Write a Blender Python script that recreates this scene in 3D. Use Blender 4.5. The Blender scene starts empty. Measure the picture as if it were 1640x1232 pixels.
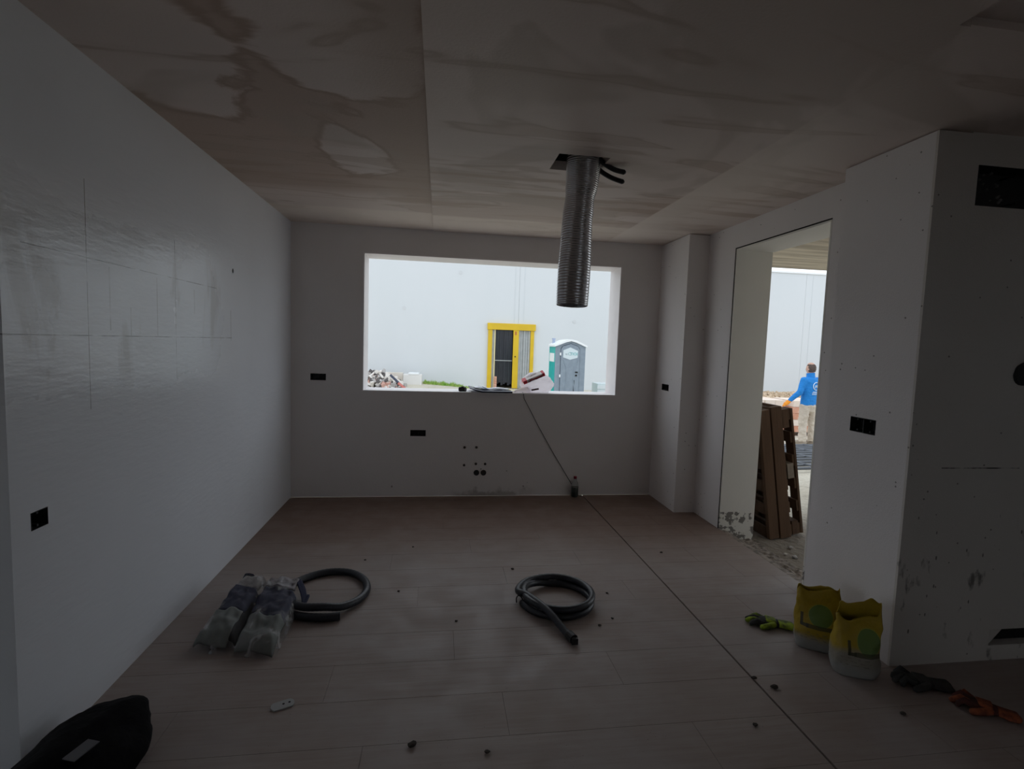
import bpy, bmesh, math, random
from mathutils import Vector, Matrix, noise
R = random.Random(7)
C = bpy.context.scene.collection
sc = bpy.context.scene
pi = math.pi

# ------------------------------------------------------------------ camera, sky, exposure
F, YAW, PITCH, ROLL, CH = 829.9, 0.1418, -0.0783, 0.0335, 1.45
fw = Vector((math.sin(YAW)*math.cos(PITCH), math.cos(YAW)*math.cos(PITCH), math.sin(PITCH)))
rt = Vector((math.cos(YAW), -math.sin(YAW), 0)); up = rt.cross(fw)
rt, up = math.cos(ROLL)*rt + math.sin(ROLL)*up, -math.sin(ROLL)*rt + math.cos(ROLL)*up
cam = bpy.data.cameras.new('camera'); cam.sensor_width = 36; cam.lens = F*36/1640; cam.clip_start = .05; cam.clip_end = 500
co = bpy.data.objects.new('camera', cam); C.objects.link(co)
m = Matrix((rt, up, -fw)).transposed().to_4x4(); m.translation = (0, 0, CH); co.matrix_world = m
sc.camera = co
w = bpy.data.worlds.new('overcast_sky'); sc.world = w; w.use_nodes = True
bgn = w.node_tree.nodes['Background']; bgn.inputs[0].default_value = (.86, .93, 1, 1); bgn.inputs[1].default_value = 1.55
sc.view_settings.view_transform = 'Standard'; sc.view_settings.look = 'None'
sc.view_settings.gamma = 1; sc.view_settings.use_curve_mapping = False
sc.view_settings.exposure = 0.0
sc.cycles.max_bounces = 14; sc.cycles.diffuse_bounces = 10; sc.cycles.transparent_max_bounces = 16
sc.cycles.sample_clamp_indirect = 4

# ------------------------------------------------------------------ room dimensions (metres)
L, D, H = 1.2978, 4.8178, 2.4358
R1, R2, R3, YP = 2.1018, 2.2923, 2.1245, 4.2655
YD1, YD2, ZD, XO = 3.8471, 2.868, 2.2392, 2.599
YP1, YP2 = 2.5708, 2.0466
XL, XR, ZB, ZT, TW = -.6847, 1.7113, .9753, 2.2207, .2947
YLE = 1.7585
def gz(x, y):
    t = lambda a, b, v: min(1, max(0, (v-a)/(b-a)))
    z = -.12 - .38*t(5, 10, y) - .15*t(10, 15, y)
    return z + .27*t(2.0, -.5, x)*t(20.5, 24, y)

# ------------------------------------------------------------------ material helpers
class V:
    def __init__(s, nt, sock): s.nt, s.k = nt, sock
    def op(s, o, b=None, c=None, rev=False):
        n = s.nt.nodes.new('ShaderNodeMath'); n.operation = o
        for i, q in enumerate([s, b, c]):
            if q is None: continue
            if isinstance(q, V): s.nt.links.new(q.k, n.inputs[i])
            else: n.inputs[i].default_value = q
        return V(s.nt, n.outputs[0])
    def __add__(s, b): return s.op('ADD', b)
    def __sub__(s, b): return s.op('SUBTRACT', b)
    def __mul__(s, b): return s.op('MULTIPLY', b)
    def __truediv__(s, b): return s.op('DIVIDE', b)
    def lt(s, b): return s.op('LESS_THAN', b)
    def gt(s, b): return s.op('GREATER_THAN', b)
    def eq(s, v, e): return s.op('COMPARE', v, e)
    def abs(s): return s.op('ABSOLUTE')
    def mx(s, b): return s.op('MAXIMUM', b)
    def rng(s, a, b, c=0, d=1):
        if a > b: a, b, c, d = b, a, d, c
        n = s.nt.nodes.new('ShaderNodeMapRange'); s.nt.links.new(s.k, n.inputs[0])
        for i, q in enumerate((a, b, c, d)): n.inputs[1+i].default_value = q
        n.interpolation_type = 'SMOOTHSTEP'; return V(s.nt, n.outputs[0])
    def within(s, a, b): return s.gt(a)*s.lt(b)
class M:
    """a principled material with a small expression layer on top of the nodes"""
    def __init__(s, name, col=(.5, .5, .5), rough=.6, metal=0, spec=.5, **k):
        s.m = bpy.data.materials.new(name); s.m.use_nodes = True; s.nt = s.m.node_tree
        s.b = s.nt.nodes['Principled BSDF']; s.b.inputs['Base Color'].default_value = (*col, 1)
        s.b.inputs['Roughness'].default_value = rough; s.b.inputs['Metallic'].default_value = metal
        s.b.inputs['Specular IOR Level'].default_value = spec
        s.tc = s.nt.nodes.new('ShaderNodeTexCoord'); s.c = None; s.col = col
        for a, v in k.items(): s.b.inputs[a.replace('_', ' ')].default_value = v
    def xyz(s):
        n = s.nt.nodes.new('ShaderNodeSeparateXYZ'); s.nt.links.new(s.tc.outputs['Object'], n.inputs[0])
        return [V(s.nt, o) for o in n.outputs]
    def vec(s, scale=(1, 1, 1), rot=(0, 0, 0), loc=(0, 0, 0)):
        n = s.nt.nodes.new('ShaderNodeMapping'); s.nt.links.new(s.tc.outputs['Object'], n.inputs[0])
        n.inputs['Scale'].default_value = scale; n.inputs['Rotation'].default_value = rot; n.inputs['Location'].default_value = loc
        return n.outputs[0]
    def noise(s, scale=5, detail=4, stretch=(1, 1, 1), rough=.55, dist=0, loc=(0, 0, 0)):
        n = s.nt.nodes.new('ShaderNodeTexNoise'); s.nt.links.new(s.vec(stretch, loc=loc), n.inputs['Vector'])
        n.inputs['Scale'].default_value = scale; n.inputs['Detail'].default_value = detail
        n.inputs['Roughness'].default_value = rough; n.inputs['Distortion'].default_value = dist
        return V(s.nt, n.outputs['Fac'])
    def vor(s, scale=5, stretch=(1, 1, 1), feature='F1'):
        n = s.nt.nodes.new('ShaderNodeTexVoronoi'); n.feature = feature
        s.nt.links.new(s.vec(stretch), n.inputs['Vector']); n.inputs['Scale'].default_value = scale
        return V(s.nt, n.outputs['Distance'])
    def rand(s):
        n = s.nt.nodes.new('ShaderNodeObjectInfo'); return V(s.nt, n.outputs['Random'])
    def mix(s, fac, col):
        n = s.nt.nodes.new('ShaderNodeMix'); n.data_type = 'RGBA'
        a, b = n.inputs[6], n.inputs[7]
        if s.c is None: a.default_value = (*s.col, 1)
        else: s.nt.links.new(s.c, a)
        b.default_value = (*col, 1)
        if isinstance(fac, V): s.nt.links.new(fac.k, n.inputs[0])
        else: n.inputs[0].default_value = fac
        s.c = n.outputs[2]; s.nt.links.new(s.c, s.b.inputs['Base Color']); return s
    def rough(s, v): s.nt.links.new(v.k, s.b.inputs['Roughness']); return s
    def bump(s, v, dist=.002, strength=1):
        n = s.nt.nodes.new('ShaderNodeBump'); n.inputs['Distance'].default_value = dist; n.inputs['Strength'].default_value = strength
        s.nt.links.new(v.k, n.inputs['Height']); s.nt.links.new(n.outputs[0], s.b.inputs['Normal']); return s
def simple(name, col, col2=None, scale=8, rough=.6, metal=0, stretch=(1, 1, 1), bump=0, bscale=60, spec=.5, **k):
    a = M(name, col, rough, metal, spec, **k)
    if col2: a.mix(a.noise(scale, 5, stretch).rng(.35, .65), col2)
    if bump: a.bump(a.noise(bscale, 3, stretch), bump)
    return a.m

# ------------------------------------------------------------------ mesh helpers
def box(bm, x0, x1, y0, y1, z0, z1):
    v = [bm.verts.new(p) for p in ((x0,y0,z0),(x1,y0,z0),(x1,y1,z0),(x0,y1,z0),(x0,y0,z1),(x1,y0,z1),(x1,y1,z1),(x0,y1,z1))]
    fs = [bm.faces.new([v[i] for i in q]) for q in ((3,2,1,0),(4,5,6,7),(0,1,5,4),(1,2,6,5),(2,3,7,6),(3,0,4,7))]
    return v, fs
def bx(x0, x1, y0, y1, z0, z1, bev=0):
    bm = bmesh.new(); box(bm, x0, x1, y0, y1, z0, z1)
    if bev: bmesh.ops.bevel(bm, geom=bm.edges[:], offset=bev, segments=2, affect='EDGES', profile=.6)
    return bm
def prism(bm, pts, d0, d1, axis='y'):
    """closed outline pts (a, b) pushed from d0 to d1 along an axis"""
    f = {'y': lambda a, b, d: (a, d, b), 'z': lambda a, b, d: (a, b, d), 'x': lambda a, b, d: (d, a, b)}[axis]
    A = [bm.verts.new(f(a, b, d0)) for a, b in pts]; B = [bm.verts.new(f(a, b, d1)) for a, b in pts]
    n = len(pts); bm.faces.new(A); bm.faces.new(B[::-1])
    for i in range(n): bm.faces.new((A[i], B[i], B[(i+1) % n], A[(i+1) % n]))
    return bm
def loft(bm, pts, rad, seg=12, ref=None, cap=True, rounded=True, closed=False):
    """tube through pts; a radius is a number or (side, other) with `ref` pointing along 'other'"""
    pts = [Vector(p) for p in pts]; n = len(pts)
    rad = list(rad) if hasattr(rad, '__len__') else [rad]*n
    rings = []; u = None
    def frame(t, u):
        if ref is not None:
            r = Vector(ref); v = (r - t*r.dot(t)).normalized(); return v.cross(t).normalized(), v
        if u is None: u = Vector((0, 0, 1)) if abs(t.z) < .9 else Vector((1, 0, 0))
        a = (u - t*u.dot(t)).normalized(); return a, t.cross(a)
    for i, p in enumerate(pts):
        t = (pts[(i+1) % n]-pts[i-1]) if closed else (pts[min(i+1, n-1)]-pts[max(i-1, 0)])
        t.normalize(); a, b = frame(t, u); u = a
        r = rad[i]; ra, rb = r if hasattr(r, '__len__') else (r, r)
        rings.append((p, t, a, b, ra, rb))
    out = []
    def ring(p, a, b, ra, rb): return [bm.verts.new(p + a*ra*math.cos(2*pi*k/seg) + b*rb*math.sin(2*pi*k/seg)) for k in range(seg)]
    seq = []
    if cap and rounded and not closed:
        p, t, a, b, ra, rb = rings[0]; q = min(ra, rb)
        for f in (.97, .8, .45): seq.append((p - t*q*f*.9, a, b, ra*math.sqrt(1-f*f), rb*math.sqrt(1-f*f)))
    seq += [(p, a, b, ra, rb) for p, t, a, b, ra, rb in rings]
    if cap and rounded and not closed:
        p, t, a, b, ra, rb = rings[-1]; q = min(ra, rb)
        for f in (.45, .8, .97): seq.append((p + t*q*f*.9, a, b, ra*math.sqrt(1-f*f), rb*math.sqrt(1-f*f)))
    out = [ring(*s) for s in seq]
    for i in range(len(out) - (0 if closed else 1)):
        A, B = out[i], out[(i+1) % len(out)]
        for k in range(seg): bm.faces.new((A[k], A[(k+1) % seg], B[(k+1) % seg], B[k]))
    if cap and not closed: bm.faces.new(out[0][::-1]); bm.faces.new(out[-1])
    return bm
def lathe(bm, prof, c=(0, 0, 0), axis='z', seg=24):
    f = {'z': lambda r, a, h: (c[0]+r*math.cos(a), c[1]+r*math.sin(a), c[2]+h),
         'y': lambda r, a, h: (c[0]+r*math.cos(a), c[1]+h, c[2]+r*math.sin(a))}[axis]
    rs = [[bm.verts.new(f(max(r, 1e-5), 2*pi*k/seg, h)) for k in range(seg)] for r, h in prof]
    for A, B in zip(rs, rs[1:]):
        for k in range(seg): bm.faces.new((A[k], A[(k+1) % seg], B[(k+1) % seg], B[k]))
    if prof[0][0] < 1e-4 or True: bm.faces.new(rs[0][::-1])
    bm.faces.new(rs[-1]); return bm
def slab_holes(u0, u1, v0, v1, holes, fmap, th):
    """slab with rectangular holes (u0,u1,v0,v1,depth); depth None = right through. fmap(u,v,w)"""
    bm = bmesh.new(); us = sorted({u0, u1, *[h[0] for h in holes], *[h[1] for h in holes]}); vs = sorted({v0, v1, *[h[2] for h in holes], *[h[3] for h in holes]})
    us = [a for a in us if u0 <= a <= u1]; vs = [a for a in vs if v0 <= a <= v1]
    cache = {}
    def vt(u, v, ww):
        k = (round(u, 5), round(v, 5), round(ww, 5))
        if k not in cache: cache[k] = bm.verts.new(fmap(u, v, ww))
        return cache[k]
    def dep(i, j):
        if i < 0 or j < 0 or i >= len(us)-1 or j >= len(vs)-1: return 'out'
        a, b = (us[i]+us[i+1])/2, (vs[j]+vs[j+1])/2
        for h in holes:
            if h[0] < a < h[1] and h[2] < b < h[3]: return th if h[4] is None else h[4]
        return 0
    for i in range(len(us)-1):
        for j in range(len(vs)-1):
            d = dep(i, j); a, b, c, e = us[i], us[i+1], vs[j], vs[j+1]
            if d < th: bm.faces.new((vt(a,c,d), vt(b,c,d), vt(b,e,d), vt(a,e,d))); bm.faces.new((vt(a,c,th), vt(a,e,th), vt(b,e,th), vt(b,c,th)))
            for (di, dj, p, q) in ((1,0,(b,c),(b,e)), (-1,0,(a,c),(a,e)), (0,1,(a,e),(b,e)), (0,-1,(a,c),(b,c))):
                o = dep(i+di, j+dj); o = th if o == 'out' else o
                if o > d: bm.faces.new((vt(*p,d), vt(*q,d), vt(*q,o), vt(*p,o)))
    bmesh.ops.recalc_face_normals(bm, faces=bm.faces[:]); return bm
def shift(bm, v):
    for q in bm.verts: q.co -= v
def finish(bm, name, mat, smooth=False):
    bmesh.ops.recalc_face_normals(bm, faces=bm.faces[:])
    me = bpy.data.meshes.new(name); bm.to_mesh(me); bm.free()
    for a in (mat if isinstance(mat, (list, tuple)) else [mat]): me.materials.append(a)
    if smooth: me.polygons.foreach_set('use_smooth', [True]*len(me.polygons))
    return me
def tag(o, label=None, cat=None, group=None, kind=None):
    for k, v in (('label', label), ('category', cat), ('group', group), ('kind', kind)):
        if v: o[k] = v
    return o
def struct(name, bm, mat, **k):
    o = bpy.data.objects.new(name, finish(bm, name, mat, **k)); C.objects.link(o); o['kind'] = 'structure'; return o
def thing(name, label, cat, loc=(0, 0, 0), rz=0, group=None):
    o = bpy.data.objects.new(name, None); C.objects.link(o); o.location = loc; o.rotation_euler = (0, 0, rz); o.empty_display_size = .05
    return tag(o, label, cat, group)
def part(name, bm, mat, parent, world=False, smooth=False, label=None, kind=None):
    """child mesh; world=True when the mesh was modelled in room coordinates"""
    if world:
        q = parent
        while q: shift(bm, q.location); q = q.parent
    o = bpy.data.objects.new(name, finish(bm, name, mat, smooth)); C.objects.link(o); o.parent = parent
    return tag(o, label, None, None, kind)
def solo(name, bm, mat, label, cat, loc=(0, 0, 0), group=None, smooth=False, world=True, rz=0):
    loc = Vector(loc)
    if world: shift(bm, loc)
    o = bpy.data.objects.new(name, finish(bm, name, mat, smooth)); C.objects.link(o); o.location = loc; o.rotation_euler = (0, 0, rz)
    return tag(o, label, cat, group)
def remesh(o, vox, smooth=3, fac=.5):
    r = o.modifiers.new('remesh', 'REMESH'); r.mode = 'VOXEL'; r.voxel_size = vox; r.use_smooth_shade = True
    if smooth: s = o.modifiers.new('smooth', 'SMOOTH'); s.iterations = smooth; s.factor = fac
    return o
def subsurf(o, n=1):
    s = o.modifiers.new('subsurf', 'SUBSURF'); s.levels = n; s.render_levels = n; return o
def wobble(bm, amp, scale, seed=0, zmin=None):
    for v in bm.verts:
        if zmin is not None and v.co.z < zmin: continue
        v.co += noise.noise_vector(v.co*scale + Vector((seed, seed*2, 0)))*amp
def text_mesh(s, size, extrude=.002):
    c = bpy.data.curves.new('text', 'FONT'); c.body = s; c.size = size; c.extrude = extrude; c.align_x = 'CENTER'; c.align_y = 'CENTER'; c.resolution_u = 3
    o = bpy.data.objects.new('text', c); C.objects.link(o)
    me = bpy.data.meshes.new_from_object(o.evaluated_get(bpy.context.evaluated_depsgraph_get()))
    bpy.data.objects.remove(o); bm = bmesh.new(); bm.from_mesh(me); bpy.data.meshes.remove(me); return bm

# ------------------------------------------------------------------ materials of the setting
def plaster(name, col=(.81, .785, .785), specks=False):
    a = M(name, col, .75)
    a.mix(a.noise(1.6, 3, rough=.45).rng(.3, .75)*.3, tuple(c*.86 for c in col))
    if specks:
        sp = a.vor(16).lt(.075)*a.noise(3, 3).gt(.5)
        a.mix(sp*.75, (.13, .12, .11))
    a.bump(a.noise(140, 3) + a.noise(20, 3)*.6, .0012); return a
m_back = plaster('painted_plaster_back'); 
x, y, z = m_back.xyz()
low = m_back.noise(14, 5)
m_back.mix((z+low*.22).rng(.19, .12)*x.rng(.1, .3)*x.rng(1.0, .7)*.5, (.2, .17, .15))
m_back.mix((m_back.vor(7, (1, 1, .8))+low*.08).rng(.10, .07)*z.lt(.5)*.7, (.1, .085, .07))
m_wall = plaster('painted_plaster_speckled', specks=True)
m_left = plaster('skim_plaster_left', (.83, .865, .92))
x, y, z = m_left.xyz()
n1 = m_left.noise(4, 4, (1, 1, .4), dist=.6)
reg = y.rng(3.45, 3.25)*z.rng(1.15, 1.4)*z.rng(1.93, 1.68)
m_left.mix(n1.rng(.55, .68)*reg*.5, (.42, .39, .36))
ln = z.eq(1.428, .0022)*y.lt(3.5)
ln = ln.mx(z.eq(1.716, .002)*y.within(1.84, 3.28))
for yy, a, b in ((2.147, 1.15, 2.0), (2.80, 1.22, 1.9), (3.49, 1.41, 1.6)): ln = ln.mx(y.eq(yy, .002)*z.within(a, b))
for yy, a, b in ((2.28, 1.45, 1.70), (2.42, 1.43, 1.55), (2.63, 1.43, 1.7), (3.0, 1.55, 1.68)): ln = ln.mx(y.eq(yy, .004)*z.within(a, b)*.4)
m_left.mix(ln*m_left.noise(9, 3).rng(.25, .6)*.75, (.12, .11, .1))
band_ = z.rng(1.0, 1.3)*z.rng(2.15, 1.85)*y.rng(3.7, 3.2)
m_left.rough((band_*-.22 + .42) + m_left.noise(3, 4).rng(.3, .7)*.08)
m_left.nt.links.new((band_*.55 + .45).k, m_left.b.inputs['Specular IOR Level'])
m_left.bump(m_left.noise(30, 3, (1, .35, 1.4)) + m_left.noise(7, 3, (1, .5, 1.5))*1.5, .0012)
rr = plaster('rear_wall_plaster', (.66, .63, .60), True)
x, y, z = rr.xyz()
rr.mix(z.eq(.946, .003)*x.within(2.3, 2.72)*rr.noise(12, 3).rng(.3, .6), (.05, .05, .05))
rr.mix(rr.noise(9, 4, (1.4, 1, .6)).rng(.63, .72)*z.rng(.75, .4)*.8, (.08, .075, .07))
rr.mix((rr.vor(13, (1.5, 1, .6))+rr.noise(40, 3)*.1).rng(.15, .11)*z.lt(.8)*.8, (.07, .065, .06))
m_rear = rr.m
m_white = simple('window_lining_white', (.90, .87, .88), (.86, .83, .84), 6, .5)
m_lining = plaster('door_lining_plaster', (.88, .87, .82))
x, y, z = m_lining.xyz()
m_lining.mix(m_lining.noise(22, 4).rng(.5, .56)*z.within(-.1, .14)*.85, (.13, .12, .11))
m_dark = simple('black_joint', (.012, .012, .012), rough=.9)
ce = M('stained_ceiling_plaster', (.78, .69, .645), .62)
x, y, z = ce.xyz()
s1 = ce.noise(1.0, 3, (1.2, .8, 1), .5, 1.0); s2 = ce.noise(1.6, 3, (.35, 1.5, 1), .5, .8, (3, 1, 0)); s3 = ce.noise(.9, 3, dist=1.5, loc=(7, 2, 0))
left = x.lt(-.075)
wn = (ce.noise(1.7, 5, dist=.9)-.5)*2.2; cl = None; rim = None
for ex, ey, ra, rb in ((-1.10, 2.1, .34, .44), (-.39, 1.93, .27, .52), (-.46, 3.02, .20, .34), (-1.1, 1.2, .5, .4)):
    dd_ = (((x-ex)/ra)*((x-ex)/ra)+((y-ey)/rb)*((y-ey)/rb)).op('SQRT')+wn
    a_, b_ = dd_.rng(1.06, .88), (dd_-1.08).abs().rng(.16, .0)
    cl = a_ if cl is None else cl.mx(a_); rim = b_ if rim is None else rim.mx(b_)
br = left*y.rng(3.95, 3.6).mx(.25); br = br - cl*br
ce.mix(br*.75, (.50, .375, .30))
ce.mix(rim*br*.5, (.36, .25, .18))
ce.mix(x.rng(-.45, -.1)*left*y.rng(4.1, 3.7)*.6, (.43, .32, .25))
ce.mix(s2.rng(.5, .62)*.5, (.52, .41, .34))
ce.mix((s2-.56).abs().rng(.02, .0)*.35, (.40, .30, .23))
ce.mix(s3.rng(.52, .6)*.4, (.50, .43, .37))
ce.mix(ce.noise(3.5, 3, (.25, 2.2, 1), dist=.6).rng(.54, .64)*(y-2.6).rng(0, .6)*.5, (.46, .33, .25))
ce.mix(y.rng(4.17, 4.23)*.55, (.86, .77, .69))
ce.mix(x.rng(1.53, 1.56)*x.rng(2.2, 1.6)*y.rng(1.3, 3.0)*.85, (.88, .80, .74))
ce.bump(ce.noise(90, 3), .0008)
m_ceil = ce.m
fl = M('plank_dusty_wood', (.355, .30, .28), .55); fx_, fy_, fz_ = fl.xyz()
gr = fl.noise(3, 6, (1.2, 16, 1), .6, .3)
fl.mix(gr.rng(.35, .7)*.6, (.29, .225, .195))
fl.mix(fl.rand()*.5, (.32, .26, .235))
fl.mix(fl.noise(2.0, 5).rng(.42, .66)*.45, (.40, .37, .365))
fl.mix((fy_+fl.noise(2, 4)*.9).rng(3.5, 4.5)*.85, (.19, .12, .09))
fl.mix(fl.vor(30).lt(.05)*.6, (.06, .05, .045))
fl.rough(fl.noise(6, 4).rng(.3, .7)*.2+.48); fl.bump(gr, .0008)
m_plank = fl.m
m_slab = simple('dusty_floor_slab', (.14, .115, .1), (.1, .085, .075), 5, .9)
m_rough = simple('rough_concrete_step', (.34, .29, .25), (.15, .125, .105), 22, .95, bump=.01, bscale=40)
m_conc = simple('board_marked_concrete', (.62, .55, .44), (.36, .31, .24), 2.2, .85, stretch=(.35, 3, 1), bump=.006, bscale=8)
m_out = simple('outside_render', (.70, .69, .66), (.62, .6, .57), 3, .9)

# ------------------------------------------------------------------ the room
bm = bx(-4, 6, -4, YP2, -.1, -.008); box(bm, -L-.16, 2.3, YP2, D, -.1, -.008)
struct('floor', bm, m_slab)
floor = bpy.data.objects['floor']
JX, PW = 1.415, .241
rows = [1.072 + PW*k for k in range(16)]
for k, y0 in enumerate(rows):
    y1 = min(y0+PW, D) - .0016
    xr = 3.4 if y0 < 2.04 else (2.3 if y0 < 4.0 else 2.292)
    off = (k*.53) % 1.25
    xs = [-L] + [q for q in [-L+off+1.25*i for i in range(1, 4)] if -L+.15 < q < JX-.15] + [JX-.004]
    if off > .2: xs.insert(1, -L+off)
    xs2 = [JX+.005] + [q for q in (JX+.3+(k*.41) % .6, JX+1.45) if q < xr-.1] + [xr]
    for seq in (xs, xs2):
        for a, b in zip(seq, seq[1:]):
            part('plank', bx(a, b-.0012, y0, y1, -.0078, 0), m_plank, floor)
# broken slab edge and lowered rough threshold under the doorway
bm = bmesh.new(); ny, nx = 60, 8
vs = [[bm.verts.new((2.305+.294*i/nx, YD2+.001+(YD1-YD2-.002)*j/ny, (-.012, -.014, -.022, -.07, -.085, -.09, -.09, -.092, -.095)[i] + (.006 if i < 3 else .02)*noise.noise(Vector((i*.9, j*.7, 3))))) for i in range(nx+1)] for j in range(ny+1)]
for j in range(ny):
    for i in range(nx): bm.faces.new((vs[j][i], vs[j][i+1], vs[j+1][i+1], vs[j+1][i]))
r = bmesh.ops.extrude_face_region(bm, geom=bm.faces[:])
for v in [q for q in r['geom'] if isinstance(q, bmesh.types.BMVert)]: v.co.z = -.118
struct('trim_1', bm, m_rough)

wl_holes = [(1.838, 1.912, .79, .85, .055)]
struct('wall_left', slab_holes(YLE, D+TW, 0, H+.3, wl_holes, lambda u, v, ww: (-L-ww, u, v), .16), m_left.m)
struct('wall_rear_left', bx(-4, -L-.16, YLE, YLE+.15, 0, H+.3), m_rear)
bk_holes = [(XL, XR, ZB, ZT, None), (-1.131, -.997, 1.068, 1.128, .05), (-.247, -.105, .568, .626, .05)]
struct('wall_back', slab_holes(-L, XO, 0, H+.3, bk_holes, lambda u, v, ww: (u, D+ww, v), TW), [m_back.m])
struct('wall_back_pier', slab_holes(YP, D, 0, H, [(4.51, 4.655, 1.062, 1.122, .05)], lambda u, v, ww: (R1+ww, u, v), R2-R1), m_wall.m)
DG = .006
struct('wall_right', slab_holes(YP1, D, 0, H+.3, [(YD2-.02, YD1+.02, 0, ZD+.02, None)], lambda u, v, ww: (R2+ww, u, v), XO-R2), m_wall.m)
RH = [(2.335, 2.77, 2.13, 2.305, .09), (2.655, 3.05, .075, .155, .06)]
bm = slab_holes(R2, 6, 0, H+.3, RH, lambda u, v, ww: (u, YP2+ww, v), YP1-YP2); box(bm, R3, R2, YP2, YP2+.012, 0, H)
struct('wall_rear_right', bm, m_rear)
struct('wall_right_pier', slab_holes(YP2+.012, YP1, 0, H, [(2.24, 2.398, 1.06, 1.136, .06)], lambda u, v, ww: (R3+ww, u, v), R2-R3), m_wall.m)
struct('wall_rear', slab_holes(-4, 6, 0, H+.3, [(2.6, 4.4, 1.1, 2.15, None)], lambda u, v, ww: (u, -4-ww, v), .3), m_rear)  # unseen window opening, added as guessed fill light from behind
struct('wall_rear_left_side', slab_holes(-4.3, YLE+.15, 0, H+.3, [(-.2, 1.6, .0, 2.2, None)], lambda u, v, ww: (-4-ww, u, v), .3), m_rear)  # unseen side opening, guessed and placed to send fill light onto the pier
struct('wall_rear_right_side', bx(6, 6.3, -4.3, YP1, 0, H+.3), m_rear)
# window reveal boards and sill; door reveal boards with the dark joint around them
t = .012
bm = bx(XL, XL+t, D-.002, D+TW+.004, ZB, ZT); box(bm, XR-t, XR, D-.002, D+TW+.004, ZB, ZT)
box(bm, XL+t, XR-t, D-.002, D+TW+.004, ZT-t, ZT); box(bm, XL+t, XR-t, D-.002, D+TW+.01, ZB, ZB+t)
struct('window_1', bm, m_white)
bm = bx(R2+.004, XO, YD2-.012, YD2, -.1, ZD); box(bm, R2+.004, XO, YD1, YD1+.012, -.1, ZD); box(bm, R2+.004, XO, YD2-.012, YD1+.012, ZD, ZD+.012)
struct('door_1', bm, m_lining.m)
bm = bx(R2+.001, XO-.002, YD1+.012, YD1+.02, 0, ZD+.02); box(bm, R2+.001, XO-.002, YD2-.02, YD1+.012, ZD+.012, ZD+.02); box(bm, R2+.02, XO-.002, YD2-.02, YD2-.012, 0, ZD+.012)
struct('trim_2', bm, m_dark)
# ceiling: slab, void and plasterboard panels
struct('ceiling', bx(-4.3, 6.3, -4.3, D+TW, H+.3, H+.42), m_conc); ceil = bpy.data.objects['ceiling']
CX, CX1, CY = -.075, 1.545, 4.215
hat = (.592, .865, 2.70, 2.945)
def panel(x0, x1, y0, y1, dz=0, holes=[]):
    return part('plasterboard_panel', slab_holes(x0, x1, y0, y1, holes, lambda u, v, ww: (u, v, H+dz+ww), .05), m_ceil, ceil)
panel(-L, CX, YLE, D, .010)
panel(CX, CX1, 1.42, CY, 0, [(*hat, None)])
panel(CX+.001, CX1, CY+.001, D, .004); panel(CX1+.001, R2, 1.42, D, .006)
panel(-4, CX, -4, YLE, .010); panel(CX, CX1-.04, -4, 1.42, .0); panel(CX1-.04, 6, -4, 1.42, .03); panel(R2, 6, 1.42, YP2, .006)
bm = slab_holes(hat[0]-.02, hat[1]+.02, hat[2]-.02, hat[3]+.02, [(hat[0], hat[1], hat[2], hat[3], None)], lambda u, v, ww: (u, v, H+.05+ww), .16)
part('hatch_liner', bm, m_dark, ceil)

# ------------------------------------------------------------------ outside: ground, porch, warehouse
gm = M('sandy_site_ground', (.58, .54, .45), .95)
gm.mix(gm.noise(.8, 6).rng(.4, .65)*.7, (.50, .45, .36)); gm.mix(gm.noise(9, 5).rng(.55, .7)*.5, (.36, .32, .26))
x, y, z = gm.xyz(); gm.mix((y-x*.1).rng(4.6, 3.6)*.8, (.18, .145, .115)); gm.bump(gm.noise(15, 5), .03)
bm = bmesh.new(); nx, ny = 90, 90; X0, X1, Y0, Y1 = -45, 60, -25, 26
xs = [X0+(X1-X0)*i/nx for i in range(nx+1)]; ys = [Y0+(Y1-Y0)*j/ny for j in range(ny+1)]
gv = [[bm.verts.new((a, b, gz(a, b) + (.03*noise.noise(Vector((a*.6, b*.6, 0))) if b > 6.5 else 0))) for a in xs] for b in ys]
for j in range(ny):
    for i in range(nx): bm.faces.new((gv[j][i], gv[j][i+1], gv[j+1][i+1], gv[j+1][i]))
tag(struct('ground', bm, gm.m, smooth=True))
struct('ceiling_porch', bx(XO, 5.3, YP1, 5.72, 2.45, 2.68), m_conc)

WY = 24.0; SX0, SX1, SZ1 = 2.42, 4.24, 2.1
m_panel = M('white_cladding', (.655, .68, .705), .5); m_panel.mix(m_panel.noise(.5, 4, (1, 1, .4)).rng(.35, .7)*.4, (.61, .645, .665)); m_panel = m_panel.m
m_trim_w = simple('white_coping_metal', (.86, .87, .88), rough=.4)
ware = thing('warehouse', 'long white panel-clad warehouse wall closing the site behind the yard', 'building', (3, WY, gz(3, 20)))
seams = [-40, -25, -11, 3.63, 18.15, 32, 46]
for a, b in zip(seams, seams[1:]):
    hl = [(SX0, min(SX1, b-.02), -.7, SZ1, None)] if a < SX0 < b else ([(SX0, SX1, -.7, SZ1, None)] if a < SX1 < b else [])
    if a < SX1 < b and not a < SX0 < b: hl = [(a+.02, SX1, -.7, SZ1, None)]
    part('wall_panel', slab_holes(a+.005, b-.005, -.7, 5.42, [(max(h[0], a+.005), min(h[1], b-.005), *h[2:]) for h in hl], lambda u, v, ww: (u, WY+ww, v), .02), m_panel, ware, True)
part('backing', bx(-40, SX0-.3, WY+.022, WY+.24, -.7, 5.4), m_panel, ware, True)
part('backing', bx(SX1+.3, 46, WY+.022, WY+.24, -.7, 5.4), m_panel, ware, True)
part('backing', bx(SX0-.3, SX1+.3, WY+.022, WY+.24, SZ1+.31, 5.4), m_panel, ware, True)
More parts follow.
